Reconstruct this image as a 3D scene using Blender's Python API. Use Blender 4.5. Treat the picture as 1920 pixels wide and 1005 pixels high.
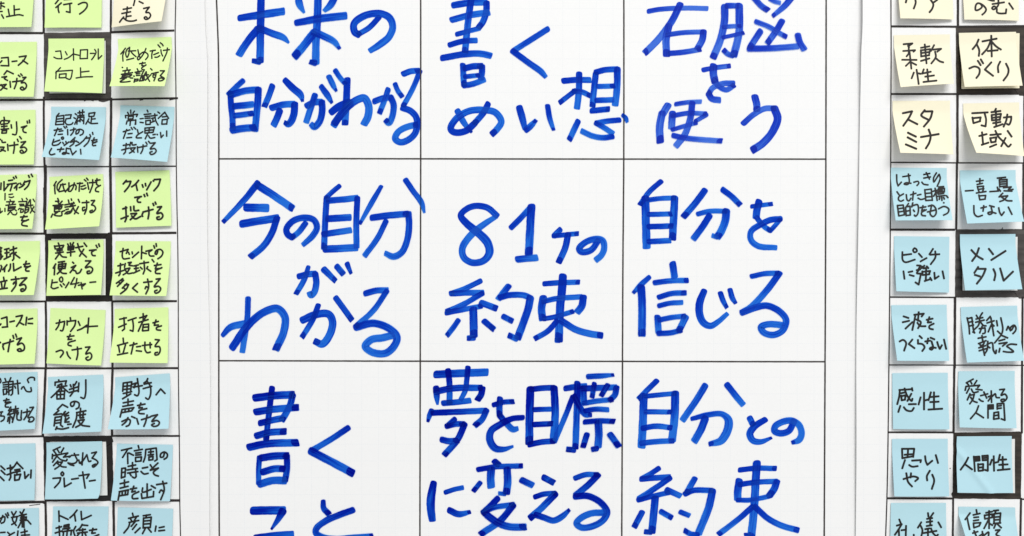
import bpy, math, random
import numpy as np
from math import radians
random.seed(7)
scn = bpy.context.scene
for o in list(bpy.data.objects): bpy.data.objects.remove(o)

# ---------------------------------------------------------------- scale: one photo pixel on the wall is S metres
S = 0.72e-3
CX, CY = 960.0, 502.5
D = 1.10                                       # camera distance from the wall

# ---------------------------------------------------------------- camera
cam_d = bpy.data.cameras.new('camera'); cam = bpy.data.objects.new('camera', cam_d)
scn.collection.objects.link(cam); scn.camera = cam
cam.location = (0, -D, 0); cam.rotation_euler = (radians(90), 0, 0)
cam_d.sensor_width = 36; cam_d.lens = 36 * D / (1920 * S)
cam_d.clip_start = 0.01; cam_d.clip_end = 100

# ---------------------------------------------------------------- world and lamps (bright indoor room light)
w = bpy.data.worlds.new('World'); scn.world = w; w.use_nodes = True
bg = w.node_tree.nodes['Background']; bg.inputs[0].default_value = (0.97, 0.985, 1.0, 1); bg.inputs[1].default_value = 0.56
def area(name, loc, target, sx, sy, power, col):
    d = bpy.data.lights.new(name, 'AREA'); d.shape = 'RECTANGLE'; d.size = sx; d.size_y = sy; d.energy = power; d.color = col
    o = bpy.data.objects.new(name, d); scn.collection.objects.link(o)
    v = np.array(target, float) - np.array(loc, float)
    import mathutils
    o.location = loc; o.rotation_euler = mathutils.Vector(v).to_track_quat('-Z', 'Y').to_euler()
    return o
area('ceiling_lamp', (1.7, -5.6, 4.6), (0.2, 0, -0.2), 5.0, 2.6, 476, (1.0, 0.985, 0.965))
vs = scn.view_settings
vs.view_transform = 'Standard'; vs.look = 'None'; vs.exposure = 0; vs.gamma = 1; vs.use_curve_mapping = False
scn.cycles.transparent_max_bounces = 24
scn.cycles.max_bounces = 6

# ---------------------------------------------------------------- materials
def lin(c):
    return tuple(((v/255)/12.92 if v/255 <= 0.04045 else ((v/255+0.055)/1.055)**2.4) for v in c)
class NT:
    def __init__(s, name):
        s.m = bpy.data.materials.new(name); s.m.use_nodes = True; s.t = s.m.node_tree; s.n = s.t.nodes
        s.n.clear(); s.out = s.n.new('ShaderNodeOutputMaterial')
    def node(s, kind, **kw):
        x = s.n.new(kind)
        for k, v in kw.items(): setattr(x, k, v)
        return x
    def link(s, a, b): s.t.links.new(a, b)
    def math(s, op, a, b=None, c=None):
        x = s.n.new('ShaderNodeMath'); x.operation = op
        for i, v in enumerate((a, b, c)):
            if v is None: continue
            if hasattr(v, 'links'): s.link(v, x.inputs[i])
            else: x.inputs[i].default_value = v
        return x.outputs[0]
    def mix(s, f, a, b):
        x = s.n.new('ShaderNodeMix'); x.data_type = 'RGBA'
        for i, v in ((0, f), (6, a), (7, b)):
            if hasattr(v, 'links'): s.link(v, x.inputs[i])
            else: x.inputs[i].default_value = v if i == 0 else (*v, 1)
        return x.outputs[2]
    def noise(s, vec, scale, detail=3, rough=0.5):
        x = s.n.new('ShaderNodeTexNoise'); x.inputs['Scale'].default_value = scale
        x.inputs['Detail'].default_value = detail; x.inputs['Roughness'].default_value = rough
        if vec is not None: s.link(vec, x.inputs['Vector'])
        return x.outputs['Fac']
    def maprange(s, v, a, b, c, d):
        x = s.n.new('ShaderNodeMapRange'); s.link(v, x.inputs[0])
        for i, q in zip((1, 2, 3, 4), (a, b, c, d)): x.inputs[i].default_value = q
        return x.outputs[0]

def mat_paper(name, col, grid=True, ox=0.0, oz=0.0):
    t = NT(name); tc = t.node('ShaderNodeTexCoord'); P = tc.outputs['Object']
    n1 = t.noise(P, 9, 4); n2 = t.noise(P, 420, 3)
    c = t.mix(t.maprange(n1, 0.3, 0.7, 0, 1), tuple(v*0.985 for v in col), col)
    c = t.mix(t.maprange(n2, 0.35, 0.65, 0, 0.5), c, tuple(v*0.965 for v in col))
    if grid:                                   # printed pale dotted ruling
        sp = t.node('ShaderNodeSeparateXYZ'); t.link(P, sp.inputs[0])
        X, Z = sp.outputs[0], sp.outputs[2]
        def near(v, pitch, half):
            f = t.math('FRACT', t.math('DIVIDE', v, pitch))
            d = t.math('MULTIPLY', t.math('MINIMUM', f, t.math('SUBTRACT', 1.0, f)), pitch)
            return t.math('LESS_THAN', d, half)
        pitch = 31.45*S
        xs = t.math('ADD', X, ox + 50); zs = t.math('ADD', Z, oz + 50)
        dp = pitch/9
        lx = t.math('MULTIPLY', near(xs, pitch, .45e-3), near(zs, dp, .62e-3))
        lz = t.math('MULTIPLY', near(zs, pitch, .45e-3), near(xs, dp, .62e-3))
        c = t.mix(t.math('MULTIPLY', t.math('MAXIMUM', lx, lz), 0.26), c, (0.56, 0.62, 0.70))
    b = t.node('ShaderNodeBsdfPrincipled'); t.link(c, b.inputs['Base Color']); b.inputs['Roughness'].default_value = 0.75
    b.inputs['Specular IOR Level'].default_value = 0.2
    bp = t.node('ShaderNodeBump'); bp.inputs['Strength'].default_value = 0.08; bp.inputs['Distance'].default_value = 0.002
    t.link(t.noise(P, 60, 4), bp.inputs['Height']); t.link(bp.outputs[0], b.inputs['Normal'])
    t.link(b.outputs[0], t.out.inputs[0]); return t.m

def mat_note(name, col):
    t = NT(name); tc = t.node('ShaderNodeTexCoord'); P = tc.outputs['Object']
    n1 = t.noise(P, 28, 3); n2 = t.noise(P, 900, 2)
    oi = t.node('ShaderNodeObjectInfo')
    c = t.mix(t.maprange(n1, 0.3, 0.7, 0, 1), tuple(v*0.97 for v in col), tuple(min(1, v*1.01) for v in col))
    c = t.mix(t.maprange(n2, 0.35, 0.65, 0, 0.6), c, tuple(v*0.95 for v in col))
    c = t.mix(t.math('MULTIPLY', oi.outputs['Random'], 0.8), c, tuple(v*k for v, k in zip(col, (0.955, 0.965, 0.985))))
    b = t.node('ShaderNodeBsdfPrincipled'); t.link(c, b.inputs['Base Color']); b.inputs['Roughness'].default_value = 0.7
    b.inputs['Specular IOR Level'].default_value = 0.2
    tr = t.node('ShaderNodeBsdfTranslucent'); t.link(c, tr.inputs['Color'])
    mx = t.node('ShaderNodeMixShader'); mx.inputs[0].default_value = 0.05
    t.link(b.outputs[0], mx.inputs[1]); t.link(tr.outputs[0], mx.inputs[2])
    bp = t.node('ShaderNodeBump'); bp.inputs['Strength'].default_value = 0.10; bp.inputs['Distance'].default_value = 0.002
    t.link(t.noise(P, 45, 3), bp.inputs['Height']); t.link(bp.outputs[0], b.inputs['Normal'])
    t.link(mx.outputs[0], t.out.inputs[0]); return t.m

def mat_dye(name, tint, body, light):
    """felt-marker dye: part stain that filters the paper below it (crossing strokes come out darker), part pigment; streaky along the stroke"""
    t = NT(name); uv = t.node('ShaderNodeTexCoord').outputs['UV']
    sp = t.node('ShaderNodeSeparateXYZ'); t.link(uv, sp.inputs[0])
    def st(a, b, sc, det):
        cb = t.node('ShaderNodeCombineXYZ'); t.link(t.math('MULTIPLY', sp.outputs[0], a), cb.inputs[0]); t.link(t.math('MULTIPLY', sp.outputs[1], b), cb.inputs[1])
        return t.noise(cb.outputs[0], sc, det)
    streak = st(0.22, 5.5, 1.0, 3); patch = st(0.13, 0.7, 1.0, 2)
    load = t.node('ShaderNodeAttribute', attribute_name='ink').outputs['Fac']      # a stroke starts wet and runs drier
    f = t.math('ADD', t.math('MULTIPLY', streak, 0.6), t.math('MULTIPLY', patch, 0.4))
    f = t.math('MULTIPLY_ADD', load, 0.24, f)
    d = t.maprange(f, 0.38, 0.62, 0.60, 1.45)
    comb = t.node('ShaderNodeCombineColor')
    for i, v in enumerate(tint): t.link(t.math('POWER', v, d), comb.inputs[i])
    tr = t.node('ShaderNodeBsdfTransparent'); t.link(comb.outputs[0], tr.inputs[0])
    df = t.node('ShaderNodeBsdfPrincipled'); t.link(t.mix(t.maprange(f, 0.38, 0.60, 0, 1), light, body), df.inputs['Base Color'])
    df.inputs['Roughness'].default_value = 0.6; df.inputs['Specular IOR Level'].default_value = 0.06
    mx = t.node('ShaderNodeMixShader'); mx.inputs[0].default_value = 0.42
    t.link(tr.outputs[0], mx.inputs[1]); t.link(df.outputs[0], mx.inputs[2]); t.link(mx.outputs[0], t.out.inputs[0]); return t.m

def mat_pen(name, col=(0.012, 0.010, 0.009), thin=0.045):
    t = NT(name); P = t.node('ShaderNodeTexCoord').outputs['Object']
    df = t.node('ShaderNodeBsdfPrincipled'); df.inputs['Base Color'].default_value = (*col, 1); df.inputs['Roughness'].default_value = 0.6
    df.inputs['Specular IOR Level'].default_value = 0.25
    tr = t.node('ShaderNodeBsdfTransparent'); mx = t.node('ShaderNodeMixShader')
    t.link(t.maprange(t.noise(P, 300, 3), 0.35, 0.7, 1 - thin*1.6, 1 - thin*0.5), mx.inputs[0])
    t.link(tr.outputs[0], mx.inputs[1]); t.link(df.outputs[0], mx.inputs[2]); t.link(mx.outputs[0], t.out.inputs[0]); return t.m

def mat_scrub(name, dark, light):
    """cell scribbled full with a broad black marker"""
    t = NT(name); P = t.node('ShaderNodeTexCoord').outputs['Object']
    mp = t.node('ShaderNodeMapping'); mp.inputs['Scale'].default_value = (14, 1, 160); t.link(P, mp.inputs[0])
    f = t.math('MULTIPLY', t.maprange(t.noise(mp.outputs[0], 1, 4), 0.3, 0.72, 0, 1), t.maprange(t.noise(P, 45, 4), 0.3, 0.6, 0.25, 1))
    b = t.node('ShaderNodeBsdfPrincipled'); t.link(t.mix(f, dark, light), b.inputs['Base Color'])
    b.inputs['Roughness'].default_value = 0.45; b.inputs['Specular IOR Level'].default_value = 0.3
    t.link(b.outputs[0], t.out.inputs[0]); return t.m

M = {}
def mats():
    M['wall'] = mat_paper('painted_wall', (0.74, 0.74, 0.73), False)
    gx = -(441-CX)*S; gz = (141-CY)*S
    M['sheet'] = mat_paper('chart_paper', (0.83, 0.83, 0.825), True, gx, gz)
    M['green'] = mat_note('lime_note_paper', (0.715, 0.915, 0.385))
    M['blue'] = mat_note('sky_note_paper', (0.460, 0.695, 0.765))
    M['cream'] = mat_note('cream_note_paper', (0.90, 0.848, 0.645))
    M['pale'] = mat_note('pale_note_paper', (0.80, 0.80, 0.77))
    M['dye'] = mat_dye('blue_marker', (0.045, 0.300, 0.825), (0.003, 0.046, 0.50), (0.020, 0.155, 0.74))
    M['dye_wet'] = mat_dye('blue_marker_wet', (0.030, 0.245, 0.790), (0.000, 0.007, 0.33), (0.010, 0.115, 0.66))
    M['dye_pale'] = mat_dye('blue_marker_pale', (0.150, 0.330, 0.860), (0.020, 0.060, 0.53), (0.052, 0.160, 0.74))  # paler, slightly more violet blue, for the top row's third phrase only
    M['pen'] = mat_pen('black_felt_pen')
    M['rule'] = mat_pen('black_ruling_pen', (0.020, 0.015, 0.014), 0.06)
    M['rule_thin'] = mat_pen('dark_ruling_pen', (0.030, 0.024, 0.021), 0.07)
    M['scrub_black'] = mat_scrub('black_scribble', (0.006, 0.005, 0.005), (0.022, 0.017, 0.014))
    M['scrub_brown'] = mat_scrub('brownish_black_scribble', (0.018, 0.014, 0.011), (0.060, 0.047, 0.036))
    M['scrub_grey'] = mat_scrub('faded_black_scribble', (0.034, 0.030, 0.028), (0.112, 0.100, 0.092))
mats()

# ---------------------------------------------------------------- helpers
def link_mesh(name, verts, faces, mat, parent=None, origin=(0, 0, 0), uvs=None, smooth=True, ink=None):
    v = np.asarray(verts, float) - np.asarray(origin, float)
    me = bpy.data.meshes.new(name); me.from_pydata(v.tolist(), [], faces)
    if uvs is not None:
        ul = me.uv_layers.new(name='uv')
        li = np.empty(len(me.loops), int); me.loops.foreach_get('vertex_index', li)
        ul.data.foreach_set('uv', np.asarray(uvs, np.float32)[li].ravel())
    if ink is not None:
        at = me.attributes.new('ink', 'FLOAT', 'POINT'); at.data.foreach_set('value', np.asarray(ink, np.float32))
    if smooth: me.polygons.foreach_set('use_smooth', [True]*len(me.polygons))
    me.materials.append(mat)
    o = bpy.data.objects.new(name, me); scn.collection.objects.link(o)
    if parent is None: o.location = origin
    else: o.parent = parent
    return o
def tag(o, label, cat=None, group=None, kind=None):
    if label: o['label'] = label
    if cat: o['category'] = cat
    if group: o['group'] = group
    if kind: o['kind'] = kind
    return o

def vnoise(x, y, seed=0):
    x = np.asarray(x, float); y = np.asarray(y, float)
    r = np.random.RandomState(seed); s = 0
    for k in range(6):
        a = r.uniform(0, 6.28); f = r.uniform(0.6, 2.2); p = r.uniform(0, 6.28)
        s = s + np.sin((x*math.cos(a) + y*math.sin(a))*f + p)
    return s/6

def add_rim(V, F, rim, off):
    """the cut edge of a sheet, with corners of its own so that it stays crisp"""
    V = np.asarray(V, float); b0 = len(V); n = len(rim)
    V = np.concatenate([V, V[rim], V[[r+off for r in rim]]])
    for i in range(n):
        j = (i+1) % n; F.append((b0+i, b0+j, b0+n+j, b0+n+i))
    return V

def smoothstep(a, b, x):
    t = np.clip((x-a)/(b-a), 0, 1); return t*t*(3-2*t)

class Surf:
    """a paper surface on the wall: height h above the wall at wall position (px units), found along the line of sight"""
    def height(s, X, Y): raise NotImplementedError
    def project(s, px, py, eps):
        px = np.asarray(px, float); py = np.asarray(py, float)
        h = np.zeros_like(px)
        for _ in range(7):
            k = 1 - h/D
            h = s.height(CX + (px-CX)*k, CY + (py-CY)*k)
        h = h + eps; k = 1 - h/D
        return np.stack([(px-CX)*k*S, -h, -(py-CY)*k*S], -1)

class Sheet(Surf):
    def __init__(s, base, amp, seed, edge=None):
        s.base, s.amp, s.seed, s.edge = base, amp, seed, edge
    def height(s, X, Y):
        h = s.base + s.amp*(1 + vnoise(np.asarray(X)/110, np.asarray(Y)/190, s.seed))
        if s.edge: h = h + s.edge(np.asarray(X), np.asarray(Y))
        return h

NOTE_L = 104.5
class Note(Surf):
    def __init__(s, corners, base, curl=1.2, lift=None, roll=None, crease=None):
        s.crease = crease
        TL, TR, BR, BL = [np.array(c, float) for c in corners]
        C = np.array([CX, CY]); ex = TR - TL; ln = np.linalg.norm(ex); n = np.array([-ex[1], ex[0]])/ln
        hs = []
        for T, B in ((TL, BL), (TR, BR)):
            B0 = T + n*NOTE_L; r = B0 - C
            q = float(((B-B0) @ r)/(r @ r)); hs.append(min(max(D*q/(1+q), 0.0022), 0.034))
        if lift: hs = list(lift)
        s.hl, s.hr = hs; s.base = base; s.curl = curl; s.roll = roll
        flat = lambda B, h: C + (B-C)*(1-(h+base)/D)
        kb = 1 - base/D
        s.TL, s.TR, s.BL, s.BR = C+(TL-C)*kb, C+(TR-C)*kb, flat(BL, s.hl), flat(BR, s.hr)
        s.seed = random.randrange(10000)
    def flat(s, u, v):
        u = np.asarray(u)[..., None]; v = np.asarray(v)[..., None]
        return (1-v)*((1-u)*s.TL + u*s.TR) + v*((1-u)*s.BL + u*s.BR)
    def hfun(s, u, v):
        t = np.clip((np.asarray(v)-0.17)/0.83, 0, 1.3)
        t = np.clip(t, 0, None)
        g = t**s.curl*(0.6 + 0.4*smoothstep(0, 0.15, t))
        sag = 0.0012*np.sin(np.pi*np.clip(u, 0, 1))*smoothstep(0.2, 1, v)*(1 + vnoise(0, s.seed, s.seed % 97))
        if s.crease:
            d = (np.asarray(u)-s.crease[0])*s.crease[2] + (np.asarray(v)-s.crease[1])*s.crease[3]
            sag = sag + s.crease[4]*np.exp(-(d/0.055)**2)*smoothstep(0.1, 0.35, v)
        return s.base + (s.hl*(1-u) + s.hr*u)*g + sag + 0.0004*smoothstep(.15, .6, v)*vnoise(np.asarray(u)*5, np.asarray(v)*5, s.seed)
    def inv(s, X, Y):
        u = np.full(np.shape(X), .5); v = np.full(np.shape(X), .5)
        for _ in range(6):
            p = s.flat(u, v); rx = X - p[..., 0]; ry = Y - p[..., 1]
            du = (1-v)[..., None]*(s.TR-s.TL) + v[..., None]*(s.BR-s.BL)
            dv = (1-u)[..., None]*(s.BL-s.TL) + u[..., None]*(s.BR-s.TR)
            det = du[..., 0]*dv[..., 1] - du[..., 1]*dv[..., 0]
            u = u + (rx*dv[..., 1] - ry*dv[..., 0])/det
            v = v + (du[..., 0]*ry - du[..., 1]*rx)/det
        return u, v
    def height(s, X, Y):
        u, v = s.inv(X, Y); return s.hfun(u, v)
    def mesh(s, name, mat, N=26, thick=0.00018):
        g = np.linspace(0, 1, N); U, V = np.meshgrid(g, g)
        W = s.flat(U, V); H = s.hfun(U, V)
        if s.roll:                              # one corner rolls up off the wall along a slanted crease
            (px_, py_), (nx, ny), r = s.roll
            d = (U-px_)*nx + (V-py_)*ny
            d = np.maximum(d, 0)*NOTE_L
            eu = (s.TR-s.TL)/np.linalg.norm(s.TR-s.TL); ev = (s.BL-s.TL)/np.linalg.norm(s.BL-s.TL)
            dirv = nx*eu + ny*ev
            rr = r/S
            a = np.minimum(d/rr, 2.6)
            nd = rr*np.sin(a); W = W - (d - nd)[..., None]*dirv; H = H + r*(1-np.cos(a))
        pos = np.stack([(W[..., 0]-CX)*S, -H, -(W[..., 1]-CY)*S], -1)
        # offset back face
        du = np.gradient(pos, axis=1); dv = np.gradient(pos, axis=0)
        nr = np.cross(dv, du); nr /= np.linalg.norm(nr, axis=-1, keepdims=True) + 1e-12
        if nr[N//2, N//2, 1] > 0: nr = -nr
        back = pos - nr*thick
        verts = np.concatenate([pos.reshape(-1, 3), back.reshape(-1, 3)]); F = []; off = N*N
        for j in range(N-1):
            for i in range(N-1):
                a = j*N+i; F.append((a, a+N, a+N+1, a+1)); F.append((off+a, off+a+1, off+a+N+1, off+a+N))
        rim = [i for i in range(N)] + [j*N+N-1 for j in range(1, N)] + [(N-1)*N+i for i in range(N-2, -1, -1)] + [j*N for j in range(N-2, 0, -1)]
        verts = add_rim(verts, F, rim, off)
        org = pos.reshape(-1, 3).mean(0)
        return link_mesh(name, verts, F, mat, None, org), org

# ---------------------------------------------------------------- pen strokes
def parse(txt, ox, oy, sc, w0):
    """'x,y x,y[,w] / ... ; ...'  ('/' a sharp turn in one stroke, ';' pen lifted) -> list of point arrays in photo pixels"""
    out = []
    for st in txt.split(';'):
        st = st.strip()
        if not st: continue
        ww = w0
        if '|' in st: a, st = st.split('|'); ww = float(a)
        cur = []
        for tok in st.replace('/', ' / ').split():
            if tok == '/':
                if len(cur) > 1: out.append(cur); cur = [cur[-1]]
                continue
            q = [float(z) for z in tok.split(',')]
            cur.append((ox + q[0]/sc, oy + q[1]/sc, (q[2] if len(q) > 2 else ww)/sc))
        if len(cur) > 1: out.append(cur)
    return [np.array(c) for c in out]

def spline(P, step):
    if len(P) == 2:
        n = max(2, int(np.linalg.norm(P[1, :2]-P[0, :2])/step)+1)
        t = np.linspace(0, 1, n)[:, None]; return P[0]*(1-t) + P[1]*t
    Q = np.vstack([2*P[0]-P[1], P, 2*P[-1]-P[-2]]); res = []
    for i in range(1, len(Q)-2):
        p0, p1, p2, p3 = Q[i-1:i+3]
        d = [max(np.linalg.norm(b[:2]-a[:2]), 1e-3)**0.5 for a, b in ((p0, p1), (p1, p2), (p2, p3))]
        t0 = 0; t1 = d[0]; t2 = t1+d[1]; t3 = t2+d[2]
        n = max(2, int(np.linalg.norm(p2[:2]-p1[:2])/step)+1)
        t = np.linspace(t1, t2, n, endpoint=(i == len(Q)-3))[:, None]
        A1 = (t1-t)/(t1-t0)*p0 + (t-t0)/(t1-t0)*p1; A2 = (t2-t)/(t2-t1)*p1 + (t-t1)/(t2-t1)*p2; A3 = (t3-t)/(t3-t2)*p2 + (t-t2)/(t3-t2)*p3
        B1 = (t2-t)/(t2-t0)*A1 + (t-t0)/(t2-t0)*A2; B2 = (t3-t)/(t3-t1)*A2 + (t-t1)/(t3-t1)*A3
        res.append((t2-t)/(t2-t1)*B1 + (t-t1)/(t2-t1)*B2)
    return np.vstack(res)

def ribbon(P, step, capf, p, jit, rnd, skew=0.0, brush=False):
    """outline rows (left, right) of one stroke in photo pixels, with u along and v across"""
    C = spline(P, step)
    keep = [0]
    for i in range(1, len(C)):
        if np.linalg.norm(C[i, :2]-C[keep[-1], :2]) > step*0.35: keep.append(i)
    C = C[keep]
    if len(C) < 2: return None
    T = np.gradient(C[:, :2], axis=0); T /= np.linalg.norm(T, axis=1, keepdims=True)+1e-9
    hw = C[:, 2]/2
    sarr = np.concatenate([[0], np.cumsum(np.linalg.norm(np.diff(C[:, :2], axis=0), axis=1))])
    ph = rnd.uniform(0, 99)
    j1 = 1 + jit*vnoise(sarr*0.35+ph, 0*sarr, 3); j2 = 1 + jit*vnoise(sarr*0.35+ph+40, 0*sarr, 5)
    N = np.stack([-T[:, 1], T[:, 0]], 1)
    rows = []
    ss = [1, .93, .75, .45]
    if brush: hw = hw*1.035
    p0, c0 = (2.5, min(.95, capf+.3)) if brush else (p, capf)      # the first touch of the felt tip is rounder than the lift-off
    for k in ss:
        wv = (1-k**p0)**(1/p0)*hw[0]; e = c0*hw[0]*k; c = C[0, :2]-T[0]*e
        sk = skew*T[0]
        rows.append((c+N[0]*wv + sk*wv, c-N[0]*wv - sk*wv, -e, wv/max(hw[0], 1e-6)))
    for i in range(len(C)):
        f = 0
        if i == 0: sk = skew*T[0]*hw[0]
        elif i == len(C)-1: sk = skew*T[-1]*hw[-1]
        else: sk = 0
        rows.append((C[i, :2]+N[i]*hw[i]*j1[i], C[i, :2]-N[i]*hw[i]*j2[i], sarr[i], 1))
    for k in ss[::-1]:
        wv = (1-k**p)**(1/p)*hw[-1]; e = capf*hw[-1]*k; c = C[-1, :2]+T[-1]*e
        sk = skew*T[-1]
        rows.append((c+N[-1]*wv + sk*wv, c-N[-1]*wv - sk*wv, sarr[-1]+e, wv/max(hw[-1], 1e-6)))
    return rows

def strokes_mesh(name, surf, polylines, mat, parent, org, step, capf, p, jit, eps0, deps, dab=0.0, seed=1, zramp=2e-5, brush=False):
    rnd = random.Random(seed); V = []; UV = []; F = []; INK = []; k = 0
    jobs = []
    for P in polylines:
        a0 = rnd.uniform(-.2, .3); jobs.append((P, rnd.uniform(-0.16, 0.16) if dab else 0.0, (a0+.42, a0-.5)))
        if dab and rnd.random() < dab:           # ink pools where the marker rests before lifting
            a, b = P[-1], P[-2]; d = (b[:2]-a[:2]); L = np.linalg.norm(d); d = d/(L+1e-9)
            w_ = a[2]; q = min(L*0.8, w_*rnd.uniform(0.12, 0.5))
            jobs.append((np.array([[*(a[:2]+d*q), w_*rnd.uniform(.85, .98)], [*a[:2], w_*rnd.uniform(.9, 1.0)]]), rnd.uniform(-0.4, 0.4), (.35, .5)))
    for P, sk, (i0, i1) in jobs:
        rows = ribbon(P, step, capf, p, jit, rnd, sk, brush)
        if rows is None: continue
        n = len(rows); u0 = rnd.uniform(0, 50)
        px = []; py = []; e = []
        for i, (l, r, s_, f) in enumerate(rows):
            for q in (l, r): px.append(q[0]); py.append(q[1]); e.append(eps0 + deps*k + zramp*i/n)
            q = i/(n-1); iv = i0 + (i1-i0)*(q*q*(3-2*q)); INK += [iv, iv]
            UV += [(u0 + s_/10, u0 + 0.5 + 0.5*f), (u0 + s_/10, u0 + 0.5 - 0.5*f)]
        pos = surf.project(px, py, np.array(e)); b = len(V)
        V += pos.tolist()
        for i in range(n-1): F.append((b+2*i, b+2*i+1, b+2*i+3, b+2*i+2))
        k += 1
    return link_mesh(name, V, F, mat, parent, org, UV, True, INK)
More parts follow.
